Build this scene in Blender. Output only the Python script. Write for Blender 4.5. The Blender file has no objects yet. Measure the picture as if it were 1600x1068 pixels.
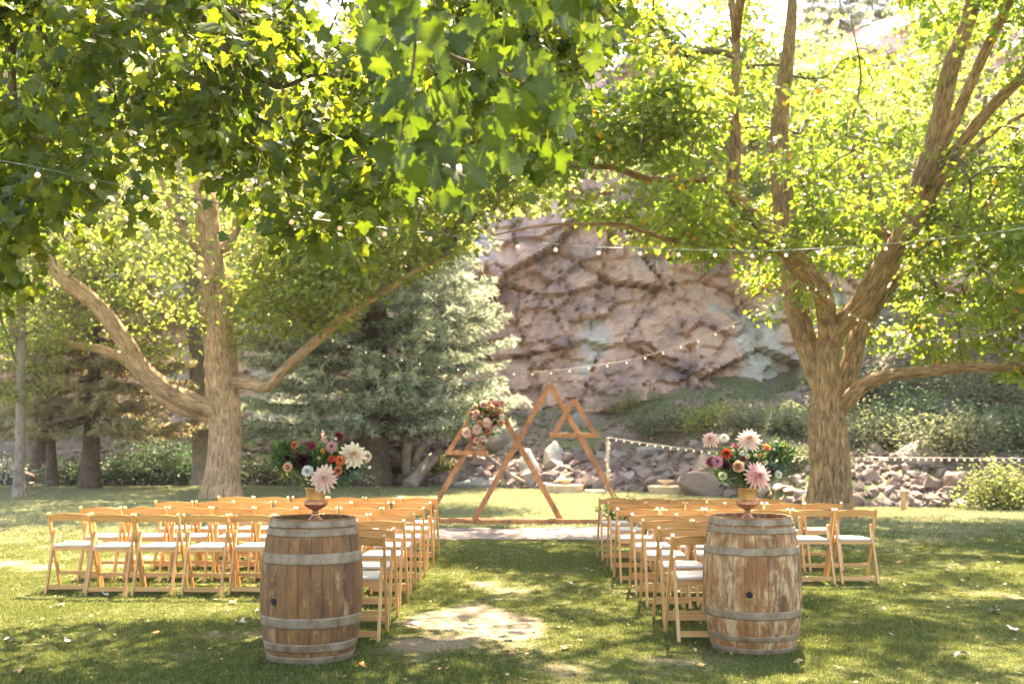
import bpy, bmesh, math, random
import numpy as np
from math import radians, sin, cos, pi, tan, sqrt
from mathutils import Vector, Matrix

random.seed(7)
R = np.random.default_rng(11)
SC = bpy.context.scene
COL = SC.collection

# ------------------------------------------------------------------ camera
EYE = 1.48
PITCH = math.atan(156 / 1600)
cam_data = bpy.data.cameras.new('camera')
cam_data.sensor_width = 36; cam_data.lens = 36
cam_data.clip_start = 0.05; cam_data.clip_end = 2000
cam = bpy.data.objects.new('camera', cam_data); COL.objects.link(cam)
cam.location = (0, 0, EYE); cam.rotation_euler = (pi / 2 + PITCH, 0, 0)
cam_data.dof.use_dof = True
cam_data.dof.focus_distance = 7.3
cam_data.dof.aperture_fstop = 2.4
SC.camera = cam

# ------------------------------------------------------------------ light
SUN_AZ, SUN_EL = radians(14), radians(59)
w = bpy.data.worlds.new("World"); SC.world = w; w.use_nodes = True
nt = w.node_tree
bg = nt.nodes['Background']
sky = nt.nodes.new('ShaderNodeTexSky'); sky.sky_type = 'NISHITA'; sky.sun_disc = False
sky.sun_elevation = SUN_EL; sky.sun_rotation = SUN_AZ
sky.air_density = 1.0; sky.dust_density = 4.0; sky.altitude = 1600
nt.links.new(sky.outputs[0], bg.inputs[0]); bg.inputs[1].default_value = 0.135
S = Vector((sin(SUN_AZ) * cos(SUN_EL), cos(SUN_AZ) * cos(SUN_EL), sin(SUN_EL)))
sl = bpy.data.lights.new('sun', 'SUN'); sl.energy = 5.0; sl.angle = radians(0.55); sl.color = (1.0, 0.93, 0.80)
so = bpy.data.objects.new('sun', sl); COL.objects.link(so)
so.rotation_euler = S.to_track_quat('Z', 'Y').to_euler(); so.location = S * 60
SC.view_settings.view_transform = 'Standard'; SC.view_settings.look = 'None'
SC.view_settings.exposure = 3.02; SC.view_settings.gamma = 1; SC.view_settings.use_curve_mapping = False
SC.view_settings.use_white_balance = True; SC.view_settings.white_balance_temperature = 8400; SC.view_settings.white_balance_tint = 16
SC.render.engine = 'CYCLES'
cy = SC.cycles
cy.max_bounces = 9; cy.diffuse_bounces = 5; cy.transmission_bounces = 6; cy.glossy_bounces = 2
cy.volume_bounces = 0; cy.use_denoising = True; cy.caustics_reflective = False; cy.caustics_refractive = False
cy.use_adaptive_sampling = True; cy.adaptive_threshold = 0.02
cy.sample_clamp_indirect = 6

# ------------------------------------------------------------------ helpers
def P(px, py, Y):
    """point at distance Y in front of the camera seen at photo pixel px, py (1600 wide)"""
    a = (px - 800) / 1600; b = (534 - py) / 1600
    dy = cos(PITCH) - b * sin(PITCH); dz = sin(PITCH) + b * cos(PITCH)
    k = Y / dy
    return np.array((a * k, Y, EYE + dz * k))

def proj(p):
    """photo pixel of world points (N,3)"""
    p = np.atleast_2d(p); q = p - np.array((0, 0, EYE))
    f = q[:, 1] * cos(PITCH) + q[:, 2] * sin(PITCH)
    u = -q[:, 1] * sin(PITCH) + q[:, 2] * cos(PITCH)
    f = np.where(f > 0.05, f, 0.05)
    return 800 + 1600 * q[:, 0] / f, 534 - 1600 * u / f

def hsh(i, j, k=0, s=0):
    n = (i * 374761393 + j * 668265263 + k * 2147483647 + s * 1274126177) & 0xFFFFFFFF
    n = ((n ^ (n >> 13)) * 1274126177) & 0xFFFFFFFF
    n = ((n ^ (n >> 16)) * 2246822519) & 0xFFFFFFFF
    return ((n ^ (n >> 15)) & 0xFFFFFF) / float(0xFFFFFF)

def vn(x, y, z=0.0, s=0):
    x = np.asarray(x, float); y = np.asarray(y, float); z = np.asarray(z, float) + 0 * x
    xi = np.floor(x).astype(np.int64); yi = np.floor(y).astype(np.int64); zi = np.floor(z).astype(np.int64)
    fx, fy, fz = x - xi, y - yi, z - zi
    fx, fy, fz = [t * t * (3 - 2 * t) for t in (fx, fy, fz)]
    r = 0
    for a in (0, 1):
        for b in (0, 1):
            for c in (0, 1):
                wgt = (fx if a else 1 - fx) * (fy if b else 1 - fy) * (fz if c else 1 - fz)
                r = r + wgt * hsh(xi + a, yi + b, zi + c, s)
    return r * 2 - 1

def fbm(x, y, z=0.0, s=0, o=4):
    r = 0; a = 1; t = 0; f = 1
    for i in range(o):
        r = r + a * vn(x * f, y * f, np.asarray(z) * f, s + i * 17); t += a; a *= .5; f *= 2.03
    return r / t

def worley(x, y, s=0):
    xi = np.floor(x).astype(np.int64); yi = np.floor(y).astype(np.int64)
    d1 = np.full(x.shape, 9.); d2 = np.full(x.shape, 9.); h = np.zeros(x.shape); cx = np.zeros(x.shape); cyy = np.zeros(x.shape)
    for a in (-1, 0, 1):
        for b in (-1, 0, 1):
            ix, iy = xi + a, yi + b
            px = ix + hsh(ix, iy, 1, s); py = iy + hsh(ix, iy, 2, s)
            d = np.hypot(px - x, py - y); m = d < d1
            d2 = np.where(m, d1, np.minimum(d2, d)); d1 = np.where(m, d, d1)
            h = np.where(m, hsh(ix, iy, 3, s), h); cx = np.where(m, px, cx); cyy = np.where(m, py, cyy)
    return d1, d2, h, x - cx, y - cyy

def sstep(a, b, x):
    t = np.clip((x - a) / (b - a), 0, 1); return t * t * (3 - 2 * t)

def tag(o, label=None, cat=None, group=None, kind=None):
    if label: o['label'] = label
    if cat: o['category'] = cat
    if group: o['group'] = group
    if kind: o['kind'] = kind
    return o

def empty(name, loc=(0, 0, 0), rz=0.0, label=None, cat=None, group=None, kind=None):
    o = bpy.data.objects.new(name, None); COL.objects.link(o)
    o.location = loc; o.rotation_euler = (0, 0, rz); o.empty_display_size = .1
    return tag(o, label, cat, group, kind)

class MB:
    def __init__(s): s.v = []; s.n = 0; s.f = []; s.t = []; s.uv = []
    def add(s, v, f, mat=0, tint=0.5, uv=None, smooth=True):
        v = np.asarray(v, float).reshape(-1, 3); f = np.asarray(f, np.int64)
        s.v.append(v); s.f.append((f + s.n, mat, smooth))
        s.t.append(np.broadcast_to(np.asarray(tint, float), (len(v),)))
        s.uv.append(np.zeros((len(v), 2)) if uv is None else np.asarray(uv, float))
        s.n += len(v); return s
    def mesh(s, name, mats):
        me = bpy.data.meshes.new(name)
        V = np.concatenate(s.v); T = np.concatenate(s.t); U = np.concatenate(s.uv)
        loops = np.concatenate([f.ravel() for f, m, sm in s.f])
        sizes = np.concatenate([np.full(len(f), f.shape[1]) for f, m, sm in s.f])
        mi = np.concatenate([np.full(len(f), m) for f, m, sm in s.f])
        sm = np.concatenate([np.full(len(f), b) for f, m, b in s.f])
        st = np.concatenate(([0], np.cumsum(sizes)[:-1]))
        me.vertices.add(len(V)); me.vertices.foreach_set('co', V.astype(np.float32).ravel())
        me.loops.add(len(loops)); me.loops.foreach_set('vertex_index', loops.astype(np.int32))
        me.polygons.add(len(sizes)); me.polygons.foreach_set('loop_start', st.astype(np.int32))
        me.polygons.foreach_set('loop_total', sizes.astype(np.int32))
        me.update(calc_edges=True)
        me.polygons.foreach_set('material_index', mi.astype(np.int32))
        me.polygons.foreach_set('use_smooth', sm.astype(bool))
        a = me.attributes.new('tint', 'FLOAT', 'POINT'); a.data.foreach_set('value', T.astype(np.float32))
        if np.any(U):
            ul = me.uv_layers.new(name='UVMap'); ul.data.foreach_set('uv', U[loops].astype(np.float32).ravel())
        for m in (mats if isinstance(mats, (list, tuple)) else [mats]): me.materials.append(m)
        me.validate(); me.update()
        return me
    def build(s, name, mats, parent=None, **k):
        o = bpy.data.objects.new(name, s.mesh(name, mats)); COL.objects.link(o)
        if parent is not None: o.parent = parent
        return tag(o, **k)

def link(name, me, parent=None, loc=None, rot=None, scale=None, **k):
    o = bpy.data.objects.new(name, me); COL.objects.link(o)
    if parent is not None: o.parent = parent
    if loc is not None: o.location = loc
    if rot is not None: o.rotation_euler = rot
    if scale is not None: o.scale = scale
    return tag(o, **k)

def box(mb, lo, hi, mat=0, bev=0.0, tint=.5, M=None):
    lo = np.array(lo, float); hi = np.array(hi, float)
    if bev <= 0:
        v = np.array([[(lo, hi)[(i >> a) & 1][a] for a in range(3)] for i in range(8)])
        f = [[0, 2, 3, 1], [4, 5, 7, 6], [0, 1, 5, 4], [2, 6, 7, 3], [0, 4, 6, 2], [1, 3, 7, 5]]
        if M is not None: v = v @ np.array(M)[:3, :3].T + np.array(M)[:3, 3]
        mb.add(v, f, mat, tint, smooth=False); return
    b = bmesh.new(); bmesh.ops.create_cube(b, size=1)
    for q in b.verts: q.co = Vector([(lo[a] + hi[a]) / 2 + q.co[a] * (hi[a] - lo[a]) for a in range(3)])
    bmesh.ops.bevel(b, geom=b.edges[:], offset=bev, segments=1, affect='EDGES')
    frombm(mb, b, mat, tint, M)

def frombm(mb, b, mat=0, tint=.5, M=None, smooth=False):
    b.verts.ensure_lookup_table(); b.verts.index_update()
    v = np.array([q.co[:] for q in b.verts])
    if M is not None: v = v @ np.array(M)[:3, :3].T + np.array(M)[:3, 3]
    by = {}
    for f in b.faces: by.setdefault(len(f.verts), []).append([q.index for q in f.verts])
    first = True
    for k, fs in by.items():
        if first: base = mb.n; mb.add(v, fs, mat, tint, smooth=smooth); first = False
        else: mb.f.append((np.array(fs) + base, mat, smooth))
    b.free()

def prism(mb, pts, y0, y1, axis='y', mat=0, tint=.5, M=None):
    """polygon in the xz plane extruded along y"""
    n = len(pts); v = []
    for y in (y0, y1):
        for a, c in pts: v.append((a, y, c) if axis == 'y' else ((y, a, c) if axis == 'x' else (a, c, y)))
    v = np.array(v)
    if M is not None: v = v @ np.array(M)[:3, :3].T + np.array(M)[:3, 3]
    base = mb.n
    mb.add(v, [[i, (i + 1) % n, n + (i + 1) % n, n + i] for i in range(n)], mat, tint, smooth=False)
    mb.f.append((np.array([list(range(n))[::-1]]) + base, mat, False))
    mb.f.append((np.array([list(range(n, 2 * n))]) + base, mat, False))

def catmull(pts, per=6):
    p = np.array(pts, float)
    if len(p) < 3:
        return np.array([p[0] + (p[-1] - p[0]) * t for t in np.linspace(0, 1, per + 1)])
    q = np.vstack([2 * p[0] - p[1], p, 2 * p[-1] - p[-2]]); out = []
    for i in range(len(p) - 1):
        a, b, c, d = q[i:i + 4]
        for k in range(per):
            t = k / per
            out.append(.5 * ((2 * b) + (-a + c) * t + (2 * a - 5 * b + 4 * c - d) * t * t + (-a + 3 * b - 3 * c + d) * t ** 3))
    out.append(p[-1]); return np.array(out)

def frames(p):
    t = np.gradient(p, axis=0); t /= np.linalg.norm(t, axis=1)[:, None] + 1e-9
    up = np.array((0, 0, 1.)) if abs(t[0][2]) < .9 else np.array((1., 0, 0))
    n = np.cross(t[0], up); n /= np.linalg.norm(n); N = [n]
    for i in range(1, len(p)):
        n = n - t[i] * np.dot(n, t[i]); n /= np.linalg.norm(n) + 1e-9; N.append(n)
    N = np.array(N); return t, N, np.cross(t, N)

def tube(mb, p, r, sides=8, mat=0, tint=.5, rough=0.0, seed=0, cap=True, freq=3.0):
    p = np.asarray(p, float); r = np.broadcast_to(np.asarray(r, float), (len(p),))
    t, N, B = frames(p)
    L = np.concatenate(([0], np.cumsum(np.linalg.norm(np.diff(p, axis=0), axis=1))))
    a = np.linspace(0, 2 * pi, sides + 1)
    dirs = np.cos(a)[None, :, None] * N[:, None] + np.sin(a)[None, :, None] * B[:, None]
    rr = np.repeat(r[:, None], sides + 1, 1)
    if rough:
        cxx = np.cos(a)[None, :]; sxx = np.sin(a)[None, :]
        k = freq
        nz = fbm(cxx * 1.3 + 0 * rr, sxx * 1.3 + 0 * rr, L[:, None] * .7 + seed * 7.1, seed, 2) * .9
        rd = 1 - 2 * np.abs(vn(cxx * rr * 14 * k / 3 + 0 * rr, sxx * rr * 14 * k / 3, L[:, None] * 1.6 + seed * 3.3, seed + 5))
        rr = rr * (1 + rough * nz) + np.minimum(rr, .25) * rough * .55 * rd
        rr[:, -1] = rr[:, 0]
    v = (p[:, None] + dirs * rr[..., None]).reshape(-1, 3)
    uv = np.stack([np.repeat((a * r.mean())[None], len(p), 0), np.repeat(L[:, None], sides + 1, 1)], -1).reshape(-1, 2) + .001
    m = sides + 1; i = np.arange(len(p) - 1)[:, None] * m + np.arange(sides)[None]
    f = np.stack([i, i + 1, i + 1 + m, i + m], -1).reshape(-1, 4)
    base = mb.n; mb.add(v, f, mat, tint, uv)
    if cap:
        e = (len(p) - 1) * m
        mb.f.append((np.array([[e + k for k in range(sides)]]) + base, mat, False))
        mb.f.append((np.array([[k for k in range(sides)][::-1]]) + base, mat, False))

def batch_tubes(mb, paths, rad, sides=4, mat=0, tint=.5):
    """paths (N,K,3), rad (N,K)"""
    N, K, _ = paths.shape
    t = np.gradient(paths, axis=1); t /= np.linalg.norm(t, axis=2, keepdims=True) + 1e-9
    ref = np.where(np.abs(t[..., 2:3]) < .9, np.array((0, 0, 1.)), np.array((1., 0, 0)))
    n = np.cross(t, ref); n /= np.linalg.norm(n, axis=2, keepdims=True) + 1e-9
    b = np.cross(t, n); a = np.arange(sides) * 2 * pi / sides
    v = paths[:, :, None] + (np.cos(a)[:, None] * n[:, :, None] + np.sin(a)[:, None] * b[:, :, None]) * rad[:, :, None, None]
    idx = np.arange(N * K * sides).reshape(N, K, sides)
    q = np.roll(idx, -1, 2)
    f = np.stack([idx[:, :-1], q[:, :-1], q[:, 1:], idx[:, 1:]], -1).reshape(-1, 4)
    L = np.linspace(0, 1, K)
    uv = np.stack(np.broadcast_arrays(a[None, None] * .03, L[None, :, None]), -1)
    uv = np.broadcast_to(uv, (N, K, sides, 2)).reshape(-1, 2) + .001
    mb.add(v.reshape(-1, 3), f, mat, tint, uv)

def lathe(mb, prof, seg=32, mat=0, tint=.5, ribs=None, smooth=True, c=(0, 0)):
    prof = np.array(prof, float); a = np.arange(seg) * 2 * pi / seg
    r = np.repeat(prof[:, :1], seg, 1)
    if ribs: r = r * (1 + ribs(prof[:, 1])[:, None] * np.cos(a * (seg // 4))[None])
    v = np.stack([r * np.cos(a) + c[0], r * np.sin(a) + c[1], np.repeat(prof[:, 1:2], seg, 1)], -1).reshape(-1, 3)
    i = np.arange(len(prof) - 1)[:, None] * seg; j = np.arange(seg)[None]; k = (j + 1) % seg
    f = np.stack([i + j, i + k, i + k + seg, i + j + seg], -1).reshape(-1, 4)
    mb.add(v, f, mat, tint, smooth=smooth)

# ------------------------------------------------------------------ materials
def newmat(name):
    m = bpy.data.materials.new(name); m.use_nodes = True
    return m, m.node_tree.nodes, m.node_tree.links, m.node_tree.nodes['Principled BSDF']

def nd(ns, t, **k):
    n = ns.new(t)
    for a, b in k.items():
        if a.startswith('i_'):
            key = a[2:]; n.inputs[int(key) if key.isdigit() else key.replace('_', ' ')].default_value = b
        else: setattr(n, a, b)
    return n

def ramp(ns, stops, interp='LINEAR'):
    n = ns.new('ShaderNodeValToRGB'); e = n.color_ramp.elements; n.color_ramp.interpolation = interp
    while len(e) < len(stops): e.new(.5)
    for q, (p, c) in zip(e, stops):
        q.position = p; q.color = (*c, 1) if len(c) == 3 else c
    return n

def coords(ns, ls, kind='Object', scale=(1, 1, 1), rnd=False):
    tc = ns.new('ShaderNodeTexCoord'); mp = ns.new('ShaderNodeMapping'); mp.inputs['Scale'].default_value = scale
    ls.new(tc.outputs[kind], mp.inputs[0])
    if rnd:
        oi = ns.new('ShaderNodeObjectInfo'); mu = nd(ns, 'ShaderNodeMath', operation='MULTIPLY', i_1=37.0)
        ls.new(oi.outputs['Random'], mu.inputs[0])
        cb = ns.new('ShaderNodeCombineXYZ'); ls.new(mu.outputs[0], cb.inputs[0]); ls.new(mu.outputs[0], cb.inputs[2])
        ls.new(cb.outputs[0], mp.inputs['Location'])
    return mp.outputs[0]

def noise(ns, ls, vec, scale, detail=4, rough=.55, dist=0):
    n = nd(ns, 'ShaderNodeTexNoise', i_Scale=scale, i_Detail=detail, i_Roughness=rough, i_Distortion=dist)
    ls.new(vec, n.inputs['Vector']); return n.outputs['Fac']

def bump(ns, ls, h, bs, strength=.4, dist=.01):
    b = nd(ns, 'ShaderNodeBump', i_Strength=strength, i_Distance=dist)
    ls.new(h, b.inputs['Height']); ls.new(b.outputs[0], bs.inputs['Normal']); return b

def mixc(ns, ls, fac, a, b, mode='MIX'):
    n = ns.new('ShaderNodeMix'); n.data_type = 'RGBA'; n.blend_type = mode
    for s, x in ((n.inputs[0], fac), (n.inputs[6], a), (n.inputs[7], b)):
        if hasattr(x, 'is_output'): ls.new(x, s)
        elif isinstance(x, (int, float)): s.default_value = x
        else: s.default_value = (*x, 1)
    return n.outputs[2]

def leaf_mat(name, cols, trans, fac=.5, gloss=.35, spec=.35):
    """cols: ramp stops over the tint attribute; trans: light colour passed through"""
    m, ns, ls, bs = newmat(name)
    at = nd(ns, 'ShaderNodeAttribute', attribute_name='tint')
    r1 = ramp(ns, cols); ls.new(at.outputs['Fac'], r1.inputs[0])
    r2 = ramp(ns, trans); ls.new(at.outputs['Fac'], r2.inputs[0])
    ls.new(r1.outputs[0], bs.inputs['Base Color']); bs.inputs['Roughness'].default_value = gloss
    bs.inputs['Specular IOR Level'].default_value = spec
    tr = ns.new('ShaderNodeBsdfTranslucent'); ls.new(r2.outputs[0], tr.inputs[0])
    mx = nd(ns, 'ShaderNodeMixShader', i_0=fac); ls.new(bs.outputs[0], mx.inputs[1]); ls.new(tr.outputs[0], mx.inputs[2])
    ls.new(mx.outputs[0], ns['Material Output'].inputs[0]); return m

def bark_mat(name, c0, c1, c2, scale=1.0, bs_=1.0):
    m, ns, ls, bs = newmat(name)
    v = coords(ns, ls, 'UV', (1, .17, 1))
    n1 = noise(ns, ls, v, 26 * scale, 5, .65, .6)
    v2 = coords(ns, ls, 'Object', (1, 1, 1)); n2 = noise(ns, ls, v2, 2.2, 3)
    r = ramp(ns, [(.32, c0), (.5, c1), (.68, c2)]); ls.new(n1, r.inputs[0])
    r2 = ramp(ns, [(.35, (.72, .70, .68)), (.65, (1.15, 1.12, 1.1))]); ls.new(n2, r2.inputs[0])
    c = mixc(ns, ls, 1.0, r.outputs[0], r2.outputs[0], 'MULTIPLY')
    ls.new(c, bs.inputs['Base Color']); bs.inputs['Roughness'].default_value = .9
    bump(ns, ls, n1, bs, .9 * bs_, .035); return m

def wood_mat(name, c0, c1, rough=.45, gscale=(30, 30, 2.2), bumps=.15, dirt=None, varn=.25, coat=0):
    m, ns, ls, bs = newmat(name)
    v = coords(ns, ls, 'Object', gscale, rnd=True)
    n1 = noise(ns, ls, v, 1.4, 5, .6, .8)
    r = ramp(ns, [(.3, c0), (.7, c1)]); ls.new(n1, r.inputs[0])
    oi = ns.new('ShaderNodeObjectInfo')
    r3 = ramp(ns, [(0, (1 - varn,) * 3), (1, (1 + varn * .6,) * 3)]); ls.new(oi.outputs['Random'], r3.inputs[0])
    c = mixc(ns, ls, 1.0, r.outputs[0], r3.outputs[0], 'MULTIPLY')
    if dirt:
        v2 = coords(ns, ls, 'Object', (1, 1, .55), rnd=True); n2 = noise(ns, ls, v2, 7, 5, .7)
        r2 = ramp(ns, [(.42, (0, 0, 0)), (.66, (1, 1, 1))]); ls.new(n2, r2.inputs[0])
        c = mixc(ns, ls, r2.outputs[0], c, dirt)
    ls.new(c, bs.inputs['Base Color']); bs.inputs['Roughness'].default_value = rough
    if coat: bs.inputs['Coat Weight'].default_value = coat; bs.inputs['Coat Roughness'].default_value = .25
    bump(ns, ls, n1, bs, bumps, .004); return m

def plain(name, col, rough=.6, metal=0, emit=None, estr=0, trans=0, var=.12, scale=25, bmp=.0):
    m, ns, ls, bs = newmat(name)
    v = coords(ns, ls, 'Object'); n1 = noise(ns, ls, v, scale, 3)
    r = ramp(ns, [(.3, tuple(c * (1 - var) for c in col)), (.7, tuple(min(1, c * (1 + var)) for c in col))])
    ls.new(n1, r.inputs[0]); ls.new(r.outputs[0], bs.inputs['Base Color'])
    bs.inputs['Roughness'].default_value = rough; bs.inputs['Metallic'].default_value = metal
    if emit: bs.inputs['Emission Color'].default_value = (*emit, 1); bs.inputs['Emission Strength'].default_value = estr
    if bmp: bump(ns, ls, n1, bs, bmp, .004)
    return m

def petal_mat(name, centre, tip, tr=.35):
    m, ns, ls, bs = newmat(name)
    at = nd(ns, 'ShaderNodeAttribute', attribute_name='tint')
    r = ramp(ns, [(0.05, centre), (.6, tip), (1, tuple(min(.95, c * 1.08) for c in tip))]); ls.new(at.outputs['Fac'], r.inputs[0])
    ls.new(r.outputs[0], bs.inputs['Base Color']); bs.inputs['Roughness'].default_value = .65
    bs.inputs['Specular IOR Level'].default_value = .2
    t = ns.new('ShaderNodeBsdfTranslucent'); ls.new(r.outputs[0], t.inputs[0])
    mx = nd(ns, 'ShaderNodeMixShader', i_0=tr); ls.new(bs.outputs[0], mx.inputs[1]); ls.new(t.outputs[0], mx.inputs[2])
    ls.new(mx.outputs[0], ns['Material Output'].inputs[0]); return m

M_BARKR = bark_mat('bark_ash', (.055, .030, .013), (.24, .145, .066), (.44, .29, .155), .95)
M_BARKL = bark_mat('bark_maple', (.12, .07, .035), (.38, .245, .14), (.58, .41, .26), .9)
M_BARKG = bark_mat('bark_grey', (.12, .10, .08), (.24, .2, .165), (.34, .3, .25), 1.2)
M_BARKD = bark_mat('bark_dark', (.05, .035, .025), (.11, .08, .055), (.18, .13, .09), 1.4, .6)
M_TWIG = plain('twig_bark', (.12, .085, .055), .85, var=.3)
M_LEAF_FG = leaf_mat('leaf_near_maple', [(0, (.028, .050, .010)), (.6, (.050, .078, .014)), (1, (.09, .115, .016))],
                     [(0, (.07, .135, .009)), (.6, (.165, .245, .016)), (1, (.40, .44, .035))], .42, .42, .3)
M_LEAF_R = leaf_mat('leaf_ash', [(0, (.045, .085, .018)), (.6, (.085, .13, .028)), (.985, (.13, .16, .04)), (1, (.35, .16, .03))],
                    [(0, (.18, .33, .03)), (.6, (.38, .52, .05)), (.985, (.55, .60, .09)), (1, (.8, .42, .05))], .5, .4, .35)
M_LEAF_L = leaf_mat('leaf_maple', [(0, (.06, .10, .03)), (.6, (.11, .15, .045)), (1, (.16, .18, .06))],
                    [(0, (.26, .38, .06)), (.6, (.48, .56, .11)), (1, (.68, .66, .17))], .5, .45, .35)
M_LEAF_B = leaf_mat('leaf_background', [(0, (.05, .09, .03)), (.6, (.10, .15, .04)), (1, (.16, .19, .06))],
                    [(0, (.22, .36, .07)), (.6, (.42, .54, .11)), (1, (.62, .64, .18))], .5, .5, .3)
M_SHRUB = leaf_mat('leaf_shrub', [(0, (.09, .105, .075)), (.6, (.165, .18, .125)), (1, (.30, .29, .19))],
                   [(0, (.14, .20, .09)), (.6, (.28, .34, .15)), (1, (.48, .48, .22))], .4, .6, .2)
M_SHRUBD = leaf_mat('leaf_dark_shrub', [(0, (.025, .05, .03)), (.6, (.05, .085, .05)), (1, (.08, .12, .06))],
                    [(0, (.04, .10, .04)), (.6, (.08, .18, .07)), (1, (.18, .28, .08))], .35, .5, .3)
M_SHRUBY = leaf_mat('leaf_yellow_shrub', [(0, (.10, .14, .05)), (.6, (.17, .2, .06)), (1, (.28, .28, .1))],
                    [(0, (.26, .36, .10)), (.6, (.48, .54, .14)), (1, (.7, .68, .2))], .45, .5, .3)
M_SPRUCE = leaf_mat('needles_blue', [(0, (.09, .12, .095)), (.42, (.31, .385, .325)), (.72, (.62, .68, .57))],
                    [(0, (.16, .20, .12)), (.45, (.42, .46, .30)), (.8, (.72, .72, .52))], .35, .6, .3)  # pale end of the ramp paints sunlit needle tips
M_SPRUCEL = leaf_mat('needles_olive_sun_tinted', [(0, (.17, .155, .09)), (.5, (.40, .34, .21)), (1, (.66, .56, .37))],
                     [(0, (.2, .18, .09)), (.5, (.5, .43, .24)), (1, (.75, .65, .40))], .4, .6, .25)  # lightened tan stands in for direct sun on the boughs
M_FOL = leaf_mat('florist_leaf', [(0, (.03, .06, .025)), (.6, (.06, .11, .04)), (1, (.12, .17, .05))],
                 [(0, (.06, .14, .03)), (.6, (.14, .27, .05)), (1, (.35, .45, .08))], .35, .5, .3)
M_EUC = leaf_mat('eucalyptus_leaf', [(0, (.07, .11, .08)), (1, (.17, .22, .16))], [(0, (.10, .16, .08)), (1, (.24, .32, .18))], .3, .6, .2)

# ------------------------------------------------------------------ ground
EDGE_X = [-60, -20, -9, -4.5, 0, 4.9, 5.9, 7.0, 11.5, 18, 40, 80]
EDGE_Y = [33, 35.5, 36, 35.8, 32.8, 30.6, 27.2, 24.3, 23.2, 22.6, 22, 22]
def edge(x): return np.interp(x, EDGE_X, EDGE_Y)
HT = [-40, 0, .7, 3.6, 9.5, 14, 30, 70]; HZ = [-.7, -.12, .28, 1.30, 2.9, 3.5, 6, 12]
def hill(x, y):
    t = y - edge(x)
    z = np.interp(t, HT, HZ) + sstep(9.5, 14, x) * np.clip(t - 3, 0, 40) * .22
    return z + sstep(.5, 4, t) * (fbm(x * .35, y * .35, 0, 3) * .55 + fbm(x * 1.3, y * 1.3, 0, 9) * .18) + sstep(-.5, .5, t) * fbm(x * 3, y * 3, 0, 5) * .06
def lawnz(x, y): return fbm(np.asarray(x) * .22, np.asarray(y) * .22, 0, 21, 2) * .035 * sstep(5, 9, np.hypot(x, y)) + sstep(-.1, 1.2, edge(x) - np.asarray(y)) * .03 - .03
def gz(x, y):
    x = np.asarray(x, float); y = np.asarray(y, float)
    return np.where(y < edge(x), lawnz(x, y), hill(x, y))
def worn(x, y):
    n = fbm(x * .55 + 3.1, y * .42 + 1.7, 0, 31, 4)
    ais = np.exp(-((x - .1) / .9) ** 2) * sstep(15.5, 12, y) * .10
    near = np.exp(-((x + .2) / 2.6) ** 2) * sstep(9.5, 7, y) * .08
    lf = np.exp(-(((x + 2.7) / 1.0) ** 2 + ((y - 8.1) / .55) ** 2)) * .35
    return sstep(.12, .62, n + .22 * vn(x * 2.6, y * 2.2, 0, 44) + ais + near + lf * .6 - .08)

def grid(x, y, zf, tintf=None):
    X, Y = np.meshgrid(x, y); Z = zf(X, Y)
    v = np.stack([X, Y, Z], -1).reshape(-1, 3); m = len(x)
    i = np.arange(len(y) - 1)[:, None] * m + np.arange(m - 1)[None]
    f = np.stack([i, i + 1, i + 1 + m, i + m], -1).reshape(-1, 4)
    return v, f, (tintf(X, Y).ravel() if tintf else 0.5)

def ground_mat():
    m, ns, ls, bs = newmat('lawn_grass_and_soil')
    v = coords(ns, ls, 'Object')
    at = nd(ns, 'ShaderNodeAttribute', attribute_name='tint')
    n1 = noise(ns, ls, v, 38, 5, .7); n2 = noise(ns, ls, v, 2.4, 4, .6); n3 = noise(ns, ls, v, 150, 3, .7)
    g = ramp(ns, [(.30, (.042, .054, .02)), (.5, (.10, .115, .048)), (.7, (.22, .20, .11))]); ls.new(n1, g.inputs[0])
    g2 = ramp(ns, [(.35, (.80, .88, .75)), (.65, (1.2, 1.08, 1.0))]); ls.new(n2, g2.inputs[0])
    gc = mixc(ns, ls, 1, g.outputs[0], g2.outputs[0], 'MULTIPLY')
    d = ramp(ns, [(.3, (.17, .125, .09)), (.7, (.38, .30, .23))]); ls.new(n3, d.inputs[0])
    ad = nd(ns, 'ShaderNodeMath', operation='ADD'); ls.new(at.outputs['Fac'], ad.inputs[0])
    sb = nd(ns, 'ShaderNodeMath', operation='MULTIPLY_ADD', i_1=.9, i_2=-.45); ls.new(n1, sb.inputs[0]); ls.new(sb.outputs[0], ad.inputs[1])
    rr = ramp(ns, [(.35, (0, 0, 0)), (.95, (.9, .9, .9))]); ls.new(ad.outputs[0], rr.inputs[0])
    c = mixc(ns, ls, rr.outputs[0], gc, d.outputs[0])
    ls.new(c, bs.inputs['Base Color']); bs.inputs['Roughness'].default_value = .95
    bs.inputs['Specular IOR Level'].default_value = .1
    bump(ns, ls, n1, bs, .8, .03); return m

# far base sheet
m, ns, ls, bs = newmat('dry_earth'); v = coords(ns, ls, 'Object'); n = noise(ns, ls, v, .6, 5)
r = ramp(ns, [(.3, (.09, .10, .05)), (.7, (.20, .17, .11))]); ls.new(n, r.inputs[0]); ls.new(r.outputs[0], bs.inputs['Base Color'])
bs.inputs['Roughness'].default_value = .95
MB().add([(-300, -300, -.9), (300, -300, -.9), (300, 300, -.9), (-300, 300, -.9)], [[0, 1, 2, 3]]).build('ground', m, kind='structure')
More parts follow.
